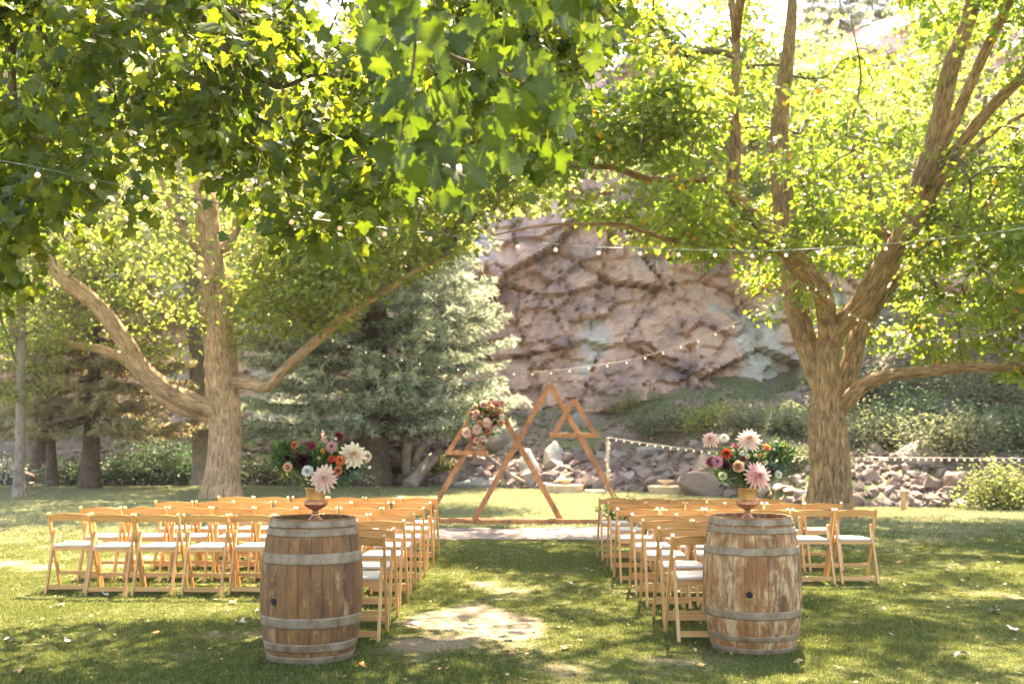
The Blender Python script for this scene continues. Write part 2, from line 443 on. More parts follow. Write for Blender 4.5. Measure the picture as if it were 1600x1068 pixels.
# lawn
xs = np.concatenate([np.arange(-60, -16, 1.0), np.arange(-16, 16, .16), np.arange(16, 61, 1.0)])
def lawn_arrays():
    ys = np.concatenate([np.arange(-30, 4, 1.0), np.arange(4, 20, .12), np.arange(20, 34, .3)])
    X, Y = np.meshgrid(xs, np.append(ys, [34.5]))
    ratio = np.ones_like(X)
    # squeeze the far rows so that the last one lies on the lawn edge
    e = edge(X); far = Y > 16
    Yn = np.where(far, 16 + (Y - 16) / (34.5 - 16) * (e + .12 + .25 * vn(X * 1.3, X * 0, 0, 4) - 16), Y)
    Z = lawnz(X, Yn)
    v = np.stack([X, Yn, Z], -1).reshape(-1, 3); m_ = X.shape[1]
    i = np.arange(X.shape[0] - 1)[:, None] * m_ + np.arange(m_ - 1)[None]
    return v, np.stack([i, i + 1, i + 1 + m_, i + m_], -1).reshape(-1, 4), worn(X, Yn).ravel()
M_GROUND = ground_mat()
lv, lf, lt = lawn_arrays(); MB().add(lv, lf, 0, lt).build('lawn', M_GROUND, kind='structure')

# path pad in front of the arch
m, ns, ls, bs = newmat('worn_sandstone_path'); v = coords(ns, ls, 'Object'); n = noise(ns, ls, v, 9, 5, .7); n2 = noise(ns, ls, v, 90, 3)
r = ramp(ns, [(.3, (.14, .105, .09)), (.7, (.26, .205, .18))]); ls.new(n, r.inputs[0]); ls.new(r.outputs[0], bs.inputs['Base Color']); bs.inputs['Roughness'].default_value = .9
bump(ns, ls, n2, bs, .4, .01)
px_ = np.linspace(-3.1, 2.7, 40); row0 = 15.65 + .22 * fbm(px_ * .9, px_ * 0, 0, 61); row1 = 17.75 + .18 * fbm(px_ * .9, px_ * 0, 0, 62)
v = []; 
for t in np.linspace(0, 1, 12):
    yy = row0 + (row1 - row0) * t; v += [(a, b, lawnz(a, b) + .012 + .004 * sin(a * 9)) for a, b in zip(px_, yy)]
f = [[i * 40 + j, i * 40 + j + 1, (i + 1) * 40 + j + 1, (i + 1) * 40 + j] for i in range(11) for j in range(39)]
MB().add(v, f).build('path', m, kind='structure')

# hillside
def hill_mat():
    m, ns, ls, bs = newmat('hillside_scree_and_scrub'); v = coords(ns, ls, 'Object')
    n1 = noise(ns, ls, v, .5, 5, .6); n2 = noise(ns, ls, v, 7, 5, .7); n3 = noise(ns, ls, v, .27, 3, .5)
    a = ramp(ns, [(.3, (.13, .095, .08)), (.6, (.26, .20, .17)), (.8, (.36, .31, .27))]); ls.new(n2, a.inputs[0])
    b = ramp(ns, [(.3, (.06, .085, .035)), (.7, (.17, .20, .07))]); ls.new(n2, b.inputs[0])
    r = ramp(ns, [(.46, (0, 0, 0)), (.56, (1, 1, 1))]); ls.new(n1, r.inputs[0])
    ls.new(mixc(ns, ls, r.outputs[0], a.outputs[0], b.outputs[0]), bs.inputs['Base Color']); bs.inputs['Roughness'].default_value = .95
    bump(ns, ls, n2, bs, .8, .08); return m
hx = np.concatenate([np.arange(-60, -22, 1.), np.arange(-22, 26, .3), np.arange(26, 61, 1.)])
ht = np.concatenate([[-2.5, -1], np.arange(-.4, 16, .28), np.arange(16, 60, 2)])
X, T = np.meshgrid(hx, ht); Y = edge(X) + T; Z = hill(X, Y)
m_ = len(hx); i = np.arange(len(ht) - 1)[:, None] * m_ + np.arange(m_ - 1)[None]
HILL = MB().add(np.stack([X, Y, Z], -1).reshape(-1, 3), np.stack([i, i + 1, i + 1 + m_, i + m_], -1).reshape(-1, 4)).build('hillside', hill_mat(), kind='structure')

# cliff
def cliff_y(x): return np.interp(x, [-60, -20, -6, 1, 5, 10, 14, 22, 40, 60], [40, 42, 43, 41, 38.2, 37.5, 38, 37, 34, 30])
def cliff_top(x): return 18.2 + 1.6 * fbm(np.asarray(x) * .13, np.asarray(x) * 0, 0, 71, 3) + np.interp(x, [-60, 6, 12, 15, 19, 60], [1, 0, -2.4, -.9, 1.5, 3])
def cliff():
    x = np.concatenate([np.arange(-60, -22, .7), np.arange(-22, 26, .13), np.arange(26, 61, .7)])
    v = np.concatenate([np.linspace(0, 1, 165), [1.03, 1.1, 1.4, 2, 3.2, 5]])
    X, V = np.meshgrid(x, v); top = cliff_top(X) + .8
    Zc = -.8 + np.minimum(V, 1) * top; back = np.maximum(V - 1, 0) * 16
    ang = .20; u = X * cos(ang) + Zc * sin(ang) * .6; wv = -X * sin(ang) * .5 + Zc * cos(ang)
    u = u + .10 * fbm(X * .5, Zc * .5, 0, 90); wv = wv + .06 * fbm(X * .5, Zc * .5, 0, 91)
    d1, d2, h, dx, dy = worley(u / 3.4, wv / 2.3, 5)
    D = (h - .5) * 1.25 + dx * (hsh((h * 9999).astype(np.int64), 3) - .5) * 1.3 + dy * (-.15 + hsh((h * 9999).astype(np.int64), 7)) * .9
    D += .30 * sstep(.05, .0, d2 - d1)
    d1, d2, h2, dx, dy = worley(u / 1.15 + 7, wv / .7, 8)
    D += (h2 - .5) * .50 + dx * (h2 - .5) * .5 + dy * .12 + .09 * sstep(.07, 0, d2 - d1)
    d1, d2, h3, dx, dy = worley(u / .45 + 3, wv / .3, 12)
    D += (h3 - .5) * .13 + dy * .05
    d1, d2, h4, dx, dy = worley(X / 1.7 + .1 * Zc + 11, Zc / 6.0, 15)
    D += (h4 - .5) * .75 + dx * (h4 - .5) * .8 + .22 * sstep(.045, 0, d2 - d1)
    D += 1.0 * fbm(X * .12, Zc * .12, 0, 77, 3) + .07 * fbm(X * 1.1, Zc * 1.1, 0, 79, 3)
    D *= np.where(V > 1, .3, 1)
    Y = cliff_y(X) + .26 * Zc + D + back
    Zz = Zc + np.where(V > 1, .35 * back + .8 * fbm(X * .3, back * .3, 0, 80), 0) + 0
    # colour zones: lichen-grey patches and dark stains
    zone = fbm(X * .16 + 2, Zc * .22, 0, 84, 4)
    t = .38 + .25 * (h2 - .5) + .12 * (h - .5) + zone * .35
    lich = sstep(.02, .30, fbm(X * .30 + 5, Zc * .2 + 2, 0, 95, 4) + .30 * np.exp(-(((X - 8.2) / 2.6) ** 2 + ((Zc - 6) / 4.5) ** 2)) - .12)
    t = t + lich * .42 - .28 * sstep(.15, .45, fbm(X * .55, Zc * .12, 0, 123, 3))
    m_ = len(x); i = np.arange(len(v) - 1)[:, None] * m_ + np.arange(m_ - 1)[None]
    return np.stack([X, Y, Zz], -1).reshape(-1, 3), np.stack([i, i + 1, i + 1 + m_, i + m_], -1).reshape(-1, 4), np.clip(t, 0, 1).ravel()
ramp_pale = [(0, (.26, .24, .23)), (.5, (.34, .32, .305)), (1, (.42, .40, .38))]
def rock_mat(name, attr=True, base=None):
    m, ns, ls, bs = newmat(name)
    v = coords(ns, ls, 'Object', rnd=not attr); n1 = noise(ns, ls, v, 1.1 if attr else 2.2, 6, .68); n2 = noise(ns, ls, v, 11, 4, .7)
    if attr:
        at = nd(ns, 'ShaderNodeAttribute', attribute_name='tint')
        s = nd(ns, 'ShaderNodeMath', operation='MULTIPLY_ADD', i_1=1.25, i_2=-.62); ls.new(n1, s.inputs[0])
        a = nd(ns, 'ShaderNodeMath', operation='ADD'); ls.new(at.outputs['Fac'], a.inputs[0]); ls.new(s.outputs[0], a.inputs[1])
        r = ramp(ns, [(0, (.20, .155, .155)), (.18, (.38, .25, .215)), (.36, (.58, .37, .29)), (.52, (.66, .46, .36)), (.62, (.50, .41, .39)), (.78, (.53, .51, .46)), (1, (.66, .64, .56))])
        ls.new(a.outputs[0], r.inputs[0])
    else:
        oi = ns.new('ShaderNodeObjectInfo'); s = nd(ns, 'ShaderNodeMath', operation='MULTIPLY_ADD', i_1=.5, i_2=-.25); ls.new(n1, s.inputs[0])
        a = nd(ns, 'ShaderNodeMath', operation='ADD'); ls.new(oi.outputs['Random'], a.inputs[0]); ls.new(s.outputs[0], a.inputs[1])
        r = ramp(ns, [(0, (.13, .09, .085)), (.3, (.22, .155, .14)), (.6, (.29, .21, .185)), (.85, (.27, .235, .225)), (1, (.33, .30, .285))] if base is None else base)
        ls.new(a.outputs[0], r.inputs[0])
    r2 = ramp(ns, [(.3, (.78, .78, .80)), (.7, (1.1, 1.1, 1.08))]); ls.new(n2, r2.inputs[0])
    ls.new(mixc(ns, ls, 1, r.outputs[0], r2.outputs[0], 'MULTIPLY'), bs.inputs['Base Color']); bs.inputs['Roughness'].default_value = .9
    bump(ns, ls, n2, bs, .6, .06); return m
cv, cf, ct = cliff()
MB().add(cv, cf, 0, ct, smooth=False).build('cliff', rock_mat('cliff_rock'), kind='structure')

# ------------------------------------------------------------------ rubble
def hull_mesh(name, mat, npts=16, stretch=(1, .8, .65), seed=0, detail=0):
    rg = np.random.default_rng(seed); b = bmesh.new()
    q = rg.normal(size=(npts, 3)); q /= np.linalg.norm(q, axis=1)[:, None]; q *= rg.uniform(.8, 1.05, (npts, 1)) * np.array(stretch) * .5
    for c in q: b.verts.new(c)
    res = bmesh.ops.convex_hull(b, input=b.verts)
    bmesh.ops.delete(b, geom=list({g for g in list(res.get('geom_interior', [])) + list(res.get('geom_unused', [])) if isinstance(g, bmesh.types.BMVert)}), context='VERTS')
    if detail:
        bmesh.ops.bevel(b, geom=b.edges[:], offset=.03, segments=1, affect='EDGES', profile=.6)
        bmesh.ops.triangulate(b, faces=b.faces[:])
        bmesh.ops.subdivide_edges(b, edges=b.edges[:], cuts=detail, use_grid_fill=True)
        for vv in b.verts:
            c = vv.co * 3; vv.co += vv.co.normalized() * .03 * float(fbm(c.x, c.y, c.z + seed, seed, 4))
    mb = MB(); frombm(mb, b); return mb.mesh(name, mat)
M_ROCK = rock_mat('rubble_rock', False)
M_PALE = rock_mat('pale_granite', False, ramp_pale)
RV = [hull_mesh('rock', M_ROCK, random.choice((12, 14, 18)), (1, random.uniform(.6, .95), random.uniform(.4, .75)), 100 + k) for k in range(9)]
cand = []
for k in range(6800):
    x = random.uniform(-17, 17); t = abs(random.gauss(0, 1)) * 2.3
    if k % 9 == 0: t = random.uniform(4.5, 11)
    if x < -7 and random.random() < .5: continue
    s = min(1.1, .16 + random.expovariate(1 / .17)) * (1 if t < 4 else .8) * (.7 if x > 6.5 else 1)
    y = float(edge(x)) + .15 + t
    z = float(hill(np.array(x), np.array(y)))
    px, py = proj((x, y, z)); vis = -30 < px[0] < 1630
    cand.append((s * (1 if vis else .3), s, x, y, z))
cand.sort(reverse=True)
stuff = MB()
for n, (key, s, x, y, z) in enumerate(cand[:3600]):
    rot = (random.uniform(-.6, .6), random.uniform(-.6, .6), random.uniform(0, 6.28))
    if n < 290:
        link('rock', RV[n % 9], HILL, (x, y, z + s * .1), rot, (s, s, s))
    else:
        me = RV[n % 9]; vv = np.empty(len(me.vertices) * 3, np.float32); me.vertices.foreach_get('co', vv)
        Mx = np.array(Matrix.Translation((x, y, z + s * .08)) @ Matrix.Rotation(rot[2], 4, 'Z') @ Matrix.Rotation(rot[0], 4, 'X') @ Matrix.Diagonal((s, s, s, 1)))
        vv = vv.reshape(-1, 3) @ Mx[:3, :3].T + Mx[:3, 3]
        stuff.add(vv, [p.vertices[:] for p in me.polygons], smooth=False)
m2, ns, ls, bs = newmat('small_rubble'); v = coords(ns, ls, 'Object'); n = noise(ns, ls, v, 2.2, 3, .6)
r = ramp(ns, [(.3, (.12, .085, .08)), (.5, (.22, .16, .145)), (.7, (.30, .25, .235))]); ls.new(n, r.inputs[0]); ls.new(r.outputs[0], bs.inputs['Base Color']); bs.inputs['Roughness'].default_value = .9
stuff.build('small_rubble', m2, HILL, kind='stuff')

def on_hill(px, py, y0=21.0, y1=60.0):
    Y = np.arange(y0, y1, .05); q = np.array([P(px, py, 1.0)]) ; q = np.stack([q[0][0] * Y, Y, EYE + (q[0][2] - EYE) * Y], -1)
    below = q[:, 2] <= gz(q[:, 0], q[:, 1]); i = int(np.argmax(below)) if below.any() else len(Y) - 1
    return q[i]
BOULD = [(700, 745, .0, 1.9, .8, .7, 'long low pinkish boulder at the lawn edge beside the leaning log', M_ROCK),
         (788, 690, 2.0, 1.7, 1.5, 1.5, 'pale grey boulder high on the rubble behind the crossed arch beams', M_PALE),
         (866, 722, 1.0, 1.05, .6, 1.5, 'tall pale slab of rock behind the middle of the large arch triangle', M_PALE),
         (826, 738, .6, .85, .5, 1.9, 'leaning pale slab just left of the tall slab behind the arch', M_PALE),
         (757, 758, -.1, 2.5, .9, .55, 'low grey boulder at the lawn edge behind the left arch triangle', M_PALE),
         (1120, 762, .4, 3.0, 1.4, .95, 'wide smooth mauve boulder behind the right flower urn', M_ROCK),
         (905, 662, 2.6, 1.1, 1.0, 1.0, 'grey boulder behind the small right arch triangle', M_PALE),
         (1010, 640, 5.5, 1.4, 1.1, .9, 'pale boulder under the foot of the cliff', M_PALE),
         (1440, 716, 2.2, 1.9, 1.2, 1.3, 'pink boulder standing out of the rubble right of the large tree', M_ROCK),
         (1500, 758, .4, .9, .8, .9, 'small upright boulder right of the wooden post', M_ROCK),
         (1575, 765, .2, 1.8, .9, .9, 'grey-pink boulder at the far right lawn edge', M_ROCK),
         (1010, 705, 1.5, 1.5, .7, .5, 'flat tilted grey slab right of the lit post', M_PALE)]
for k, (px, py, t, sx, sy, sz, lab, mt) in enumerate(BOULD):
    p = on_hill(px, py)
    me = hull_mesh('boulder', mt, 22, (1, 1, 1), 300 + k, 2)
    link('boulder', me, None, p, (random.uniform(-.2, .2), random.uniform(-.25, .25), random.uniform(-.4, .4)), (sx, max(sy, .9), sz), label=lab, cat='boulder')

# ------------------------------------------------------------------ foliage machinery
def outline(half):
    half = np.array(half, float); left = half[::-1].copy(); left = left[1:-1] if abs(left[0][0]) < 1e-6 else left
    left[:, 0] *= -1; return np.vstack([half, left])
def leaf_tpl(half, c=(0, .34), cup=.10, fold=.12):
    o = outline(half); v = np.vstack([[c], o]); n = len(o)
    z = -cup * (v[:, 1] - .3) ** 2 * 2 + fold * np.abs(v[:, 0])
    v = np.column_stack([v, z]); f = [[0, 1 + i, 1 + (i + 1) % n] for i in range(n)]
    return v, np.array(f)
T_MAPLE = leaf_tpl([(0, 0), (.22, -.12), (.50, -.08), (.42, .14), (.72, .42), (.52, .50), (.36, .52), (.32, .72), (0, 1.02)])
T_MAPLEN = leaf_tpl([(0, 0), (.10, -.06), (.26, -.14), (.52, -.12), (.45, .02), (.44, .13), (.56, .18), (.80, .40), (.66, .43), (.62, .58), (.48, .54), (.36, .53), (.42, .66), (.33, .72), (.20, .80), (.12, .92), (0, 1.08)], cup=.14, fold=.10)
T_LOBE = leaf_tpl([(0, 0), (.40, .10), (.22, .34), (.34, .60), (0, 1.0)], (0, .4))
T_OVAL = (np.array([(0, 0, 0), (.26, .4, .07), (0, 1, -.06), (-.26, .4, .07)]), np.array([[0, 1, 2], [0, 2, 3]]))
T_ROUND = leaf_tpl([(0, 0), (.36, .16), (.44, .5), (.28, .86), (0, 1.0)], (0, .5), .1, .1)
T_NEEDLE = (np.array([(-.5, 0, 0), (.5, 0, 0), (0, 1, .0)]), np.array([[0, 1, 2]]))

def unit(a): return a / (np.linalg.norm(a, axis=-1, keepdims=True) + 1e-9)
def put_leaves(mb, tpl, pos, tip, nrm, size, tint, mat=0, wid=1.0):
    V, F = tpl; tip = unit(tip); nrm = unit(nrm - tip * np.sum(nrm * tip, 1, keepdims=True)); b = np.cross(tip, nrm)
    size = np.broadcast_to(size, (len(pos),)); wid = np.broadcast_to(wid, (len(pos),))
    v = pos[:, None] + size[:, None, None] * (V[None, :, 0:1] * b[:, None] * wid[:, None, None] + V[None, :, 1:2] * tip[:, None] + V[None, :, 2:3] * nrm[:, None])
    f = (np.arange(len(pos))[:, None, None] * len(V) + F[None]).reshape(-1, 3)
    tt = np.repeat(tint, len(V)).reshape(-1, len(V)).copy()
    if len(V) > 8: tt[:, 0] += .18
    mb.add(v.reshape(-1, 3), f, mat, np.clip(tt, 0, 1).ravel(), smooth=False)

def grow(skel, srad, att, droop=.1, bend=.16, tip=.006, capr=.07, seed=0, K=5):
    """attach every attractor to the nearest point of the growing skeleton by a curved twig"""
    rg = np.random.default_rng(seed); n0 = len(skel); n = len(att)
    N = np.empty((n0 + n * (K - 1), 3)); N[:n0] = skel; owner = np.full(len(N), -1); cnt = n0
    d = np.empty(n)
    for i in range(0, n, 400): d[i:i + 400] = np.min(np.linalg.norm(att[i:i + 400, None] - skel[None], axis=2), axis=1)
    att = att[np.argsort(d)]; paths = np.empty((n, K, 3)); par = np.full(n, -1); s = np.linspace(0, 1, K)[:, None]; w = np.zeros(n)
    for k in range(n):
        a = att[k]; dd = N[:cnt] - a; j = int(np.argmin(np.einsum('ij,ij->i', dd, dd) * (1 + .25 * (dd[:, 2] > 0)))); p0 = N[j]
        L = np.linalg.norm(a - p0); mid = (p0 + a) / 2 + rg.normal(size=3) * bend * L + np.array((0, 0, droop * L))
        q = (1 - s) ** 2 * p0 + 2 * s * (1 - s) * mid + s ** 2 * a
        paths[k] = q; par[k] = owner[j]; N[cnt:cnt + K - 1] = q[1:]; owner[cnt:cnt + K - 1] = k; cnt += K - 1
    c = np.ones(n)
    for k in range(n - 1, -1, -1):
        if par[k] >= 0: c[par[k]] += c[k]
    r1 = tip * np.sqrt(np.maximum(c, 1)); r1 = np.minimum(r1, capr)
    rad = r1[:, None] * (1 - .55 * np.linspace(0, 1, K)[None] / np.sqrt(np.sqrt(c))[:, None])
    return paths, rad, c

def spray(paths, per, spread, size, seed, tint_f=None, droop=.5, tilt=.6, start=.3, flat=.45):
    rg = np.random.default_rng(seed); n, K, _ = paths.shape
    i = np.repeat(np.arange(n), per); u = start + (1 - start) * rg.random(len(i)) ** .7
    s = u * (K - 1); a = np.minimum(s.astype(int), K - 2); fr = (s - a)[:, None]
    base = paths[i, a] * (1 - fr) + paths[i, a + 1] * fr
    off = rg.normal(size=(len(i), 3)) * spread * np.array((1, 1, flat))
    pos = base + off
    tip = unit(off * np.array((1, 1, .3))) + rg.normal(size=off.shape) * .35 + np.array((0, 0, -droop))
    nrm = np.array((0, 0, 1.)) + rg.normal(size=off.shape) * tilt
    sz = size * rg.uniform(.65, 1.2, len(i))
    cl = rg.normal(size=n)[i] * .13
    t = np.clip(rg.normal(.5, .2, len(i)) + cl, 0, 1)
    return pos, tip, nrm, sz, t

def resample(limbs):
    sk = []; rd = []
    for pts, r in limbs:
        p = catmull(pts, 10); L = np.concatenate(([0], np.cumsum(np.linalg.norm(np.diff(p, axis=0), axis=1)))); L /= L[-1]
        rr = np.interp(L, np.linspace(0, 1, len(r)), r); q3 = p * 1.1; w_ = (rr * .38 * np.sin(np.clip(L, 0, 1) * pi) ** .5)[:, None]
        p = p + w_ * np.stack([vn(q3[:, 2], q3[:, 0], 1.5, 7), vn(q3[:, 2], q3[:, 0], 4.5, 8), vn(q3[:, 0], q3[:, 1], 7.5, 9)], -1); sk.append(p); rd.append(rr)
    return sk, rd

def make_tree(name, label, cat, base, limbs, attf, nleaf, leaf, tpl, bark, lmat, seed, spread=.3, sides=14, bare=0, skip_low=1.0,
              rough=.12, tilt=.6, droop=.5, tip=.006, group=None, flat=.45, bend=.16):
    """limbs: [(points, radii)], the first one is the trunk"""
    root = empty(name, base, 0, label, cat, group)
    O = np.array(base)
    sk, rd = resample(limbs)
    for k, (p, r) in enumerate(zip(sk, rd)):
        mb = MB(); p2 = p - O
        if k == 0:
            r = r.copy(); h = p2[:, 2] - p2[0, 2]; r *= 1 + .42 * np.exp(-h / .35); p2[0, 2] -= .12
        big = r.max() > .13
        q = catmull(p2, 3) if big else p2; rr = np.interp(np.linspace(0, 1, len(q)), np.linspace(0, 1, len(r)), r)
        tube(mb, q, rr, 56 if (k == 0 and sides > 12) else (28 if big and sides > 12 else sides), 0, .5, rough if big else rough * .5, seed + k)
        mb.build('trunk' if k == 0 else 'limb', bark, root)
    skel = np.vstack([p[max(0, len(p) // 4 if k else 0):] for k, p in enumerate(sk)]); srad = np.concatenate(rd)
    skel = skel[skel[:, 2] > skip_low]
    att = attf
    paths, rad, c = grow(skel, None, att, seed=seed, tip=tip, bend=bend)
    mb = MB(); batch_tubes(mb, paths - O, rad, 5)
    if bare:
        rg = np.random.default_rng(seed + 5); pick = paths[rg.choice(len(paths), bare)][:, 2]; K = 6; s = np.linspace(0, 1, K)[None, :, None]
        d = rg.normal(size=(bare, 1, 3)) * np.array((1, 1, .2)); L = rg.uniform(.6, 1.7, (bare, 1, 1))
        q = pick[:, None] + d * s * L * .38 + np.array((0, 0, -1.)) * s ** 1.6 * L * .75 + rg.normal(size=(bare, K, 3)) * .035 * s
        batch_tubes(mb, q - O, np.linspace(.011, .0035, K)[None].repeat(bare, 0), 4)
    mb.build('twigs', M_TWIG, root, kind='stuff')
    pos, tp, nr, sz, t = spray(paths, nleaf, spread, leaf, seed + 1, droop=droop, tilt=tilt, flat=flat)
    mb = MB(); put_leaves(mb, tpl, pos - O, tp, nr, sz, t); mb.build('leaves', lmat, root, kind='stuff')
    return root, paths

def ell(n, c, r, seed, zmin=None, keep=None):
    rg = np.random.default_rng(seed); out = np.empty((0, 3))
    while len(out) < n:
        q = rg.uniform(-1, 1, (n * 3, 3)); d = np.linalg.norm(q, axis=1); q = q[(d < 1) & (d > .25)] * np.array(r) + np.array(c)
        nz = fbm(q[:, 0] * .45, q[:, 1] * .45, q[:, 2] * .55, seed, 3); q = q[nz > -.02]
        if zmin is not None: q = q[q[:, 2] > zmin]
        if keep is not None: q = q[keep(q)]
        out = np.vstack([out, q])
    return out[:n]

def V3(*a): return np.array(a, float)
# ------------------------------------------------------------------ large ash right of the aisle
def pp(L): return [P(*q) for q in L]
D = 19.9
gbase = P(1297, 806, D); gbase[2] = float(gz(gbase[0], gbase[1]))
rl = [([gbase, *pp([(1296, 720, D), (1294, 650, D), (1293, 610, D), (1293, 572, D), (1294, 542, D), (1299, 516, D)])], [.39, .36, .37, .35, .27, .225, .21]),
      (pp([(1290, 625, D), (1276, 585, D + .2), (1262, 545, D + .4), (1249, 500, D + .5), (1238, 430, D + .8), (1229, 330, D + 1), (1217, 200, D + 1.2), (1235, 60, D + 1.4), (1240, -80, D + 1.6)]), [.20, .23, .245, .24, .20, .175, .14, .10, .06]),
      (pp([(1296, 540, D), (1293, 500, D - .2), (1283, 455, D - .6), (1245, 405, D - .9), (1195, 365, D - 1.2), (1160, 320, D - 1.5), (1138, 290, D - 1.6)]), [.19, .185, .175, .17, .16, .145, .125]),
      (pp([(1142, 296, D - 1.6), (1110, 280, D - 1.8), (1060, 276, D - 2), (1015, 280, D - 2.3), (960, 262, D - 2.6), (900, 262, D - 3)]), [.10, .09, .08, .07, .05, .03]),
      (pp([(1142, 300, D - 1.6), (1150, 230, D - 1.8), (1146, 150, D - 2), (1150, 60, D - 2), (1140, -40, D - 2), (1150, -140, D - 2.2)]), [.11, .10, .085, .07, .05, .04]),
      (pp([(1190, 362, D - 1.2), (1150, 372, D - 1.6), (1095, 380, D - 2), (1040, 372, D - 2.5), (975, 352, D - 3), (900, 350, D - 3.4), (830, 355, D - 3.6), (770, 368, D - 3.7)]), [.07, .065, .055, .045, .04, .03, .022, .012]),
      (pp([(1297, 545, D), (1309, 512, D - .15), (1345, 480, D - .4), (1378, 425, D - .6), (1412, 360, D - .7), (1440, 290, D - .8), (1462, 200, D - .9), (1485, 100, D - 1), (1515, 20, D - 1), (1535, -80, D - 1)]), [.20, .215, .225, .215, .20, .18, .165, .15, .13, .09]),
      (pp([(1415, 352, D - .7), (1455, 300, D - 1), (1490, 240, D - 1.4), (1535, 180, D - 1.8), (1600, 120, D - 2.2), (1680, 60, D - 2.4)]), [.15, .13, .115, .10, .08, .05]),
      (pp([(1395, 400, D - .6), (1360, 300, D - .2), (1330, 215, D), (1345, 120, D + .2), (1330, 30, D + .3)]), [.05, .045, .035, .025, .015]),
      (pp([(1308, 628, D), (1326, 580, D + .4), (1345, 520, D + .8), (1388, 445, D + 1.2), (1440, 418, D + 1.5), (1485, 392, D + 1.8), (1560, 300, D + 2), (1640, 220, D + 2.2)]), [.17, .19, .185, .16, .14, .11, .08, .05]),
      (pp([(1475, 300, D + .6), (1500, 255, D + .5), (1560, 200, D + .3), (1640, 160, D)]), [.07, .07, .055, .03]),
      (pp([(1306, 645, D), (1345, 606, D - .3), (1385, 588, D - .7), (1440, 580, D - 1), (1500, 573, D - 1.3), (1570, 572, D - 1.6), (1660, 560, D - 1.9)]), [.165, .135, .115, .105, .095, .075, .04])]
def keep_r(q):
    x, y = proj(q)
    low = np.interp(x, [700, 850, 900, 980, 1040, 1090, 1150, 1185, 1235, 1260, 1330, 1400, 1480, 1530, 1640], [230, 290, 335, 385, 410, 400, 410, 500, 480, 560, 590, 640, 650, 612, 600])
    ok = (y < low) | (y < -250)
    sky = (x > 1300) & (x < 1405) & (y > -60) & (y < 85)
    gap = (x > 1445) & (x < 1545) & (y > 425) & (y < 530)
    thin = (x > 1225) & (x < 1330) & (y > 420) & (y < 610)
    hsh_ = hsh((q[:, 0] * 1000).astype(np.int64), (q[:, 2] * 1000).astype(np.int64))
    fr = (q[:, 1] < 19.5) & (x > 1120) & (x < 1560) & (y > 60)
    win = (x > 850) & (x < 1180) & (y > 270)
    return ok & ~(sky & (hsh_ > .06)) & ~(gap & (hsh_ > .12)) & ~(thin & (hsh_ > .3)) & ~((x > 1215) & (x < 1425) & (y > 385) & (y < 615) & (q[:, 1] < 20.9) & (hsh_ > .03)) & ~(win & (hsh_ > .55)) & ~(fr & (hsh_ > .14))
rl.append(([P(1415, 352, D - .7), V3(8.6, 17.2, 9.0), V3(8.4, 14.6, 9.6), V3(8.0, 11.8, 9.2)], [.12, .09, .06, .03]))
rl.append(([P(1150, 60, D - 2), V3(3.8, 15.6, 10.4), V3(2.0, 13.4, 10.4), V3(.4, 11.6, 9.8)], [.08, .07, .05, .02]))
attR = np.vstack([ell(210, (7.0, 12.8, 9.4), (4.6, 4.2, 1.9), 49, 3, lambda q: proj(q)[1] < -15), ell(140, (1.2, 12.4, 10.2), (4.2, 4.2, 1.6), 50, 3, lambda q: proj(q)[1] < -15),
                  ell(1150, (6.3, 19.6, 8.8), (8.0, 6.0, 6.0), 41, 3.0, keep_r),
                  ell(420, (9.0, 18.6, 4.6), (4.6, 2.6, 2.0), 42, 2.6, keep_r),
                  ell(230, (3.6, 17.4, 6.2), (3.6, 2.2, 1.6), 43, 3.6, keep_r)])
make_tree('ash_tree', 'large leafy tree with wide forking trunk at the right end of the chairs', 'tree', gbase, rl, attR, 34, .135, T_LOBE, M_BARKR, M_LEAF_R, 51, spread=.18, bare=460, rough=.10)

# ------------------------------------------------------------------ left maple
D = 27.6
lb = P(346, 775, D); lb[2] = float(gz(lb[0], lb[1]))
ll = [([lb, *pp([(350, 700, D), (351, 640, D), (350, 580, D), (345, 500, D), (338, 430, D), (326, 350, D), (312, 280, D), (305, 200, D), (320, 90, D), (330, -30, D)])], [.44, .42, .44, .40, .38, .33, .27, .24, .2, .15, .08]),
      (pp([(345, 640, D), (310, 632, D - .4), (265, 612, D - .8), (222, 575, D - 1.2), (190, 525, D - 1.6), (150, 475, D - 2), (92, 425, D - 2.4), (30, 350, D - 2.6), (-40, 290, D - 3)]), [.26, .25, .23, .215, .20, .18, .16, .12, .06]),
      (pp([(342, 655, D + .3), (300, 640, D + .4), (262, 625, D + .6), (225, 590, D + .8), (195, 560, D + 1), (150, 545, D + 1.2), (105, 535, D + 1.5), (60, 500, D + 1.7)]), [.22, .20, .18, .165, .15, .12, .09, .05]),
      (pp([(362, 597, D), (390, 600, D - .4), (420, 603, D - .7), (445, 578, D - 1), (490, 535, D - 1.3), (545, 488, D - 1.6), (600, 455, D - 1.9), (650, 423, D - 2.2), (700, 400, D - 2.4)]), [.17, .15, .135, .125, .115, .10, .08, .06, .03]),
      (pp([(352, 520, D + .2), (378, 470, D + .6), (395, 430, D + 1), (405, 370, D + 1.4), (440, 300, D + 1.8), (480, 200, D + 2)]), [.2, .19, .17, .13, .10, .05]),
      (pp([(335, 420, D), (300, 380, D - .5), (270, 330, D - 1), (240, 250, D - 1.4), (200, 150, D - 1.6)]), [.1, .09, .07, .05, .03]),
      (pp([(338, 395, D), (358, 380, D), (375, 340, D), (400, 250, D), (410, 150, D)]), [.14, .12, .09, .06, .03])]
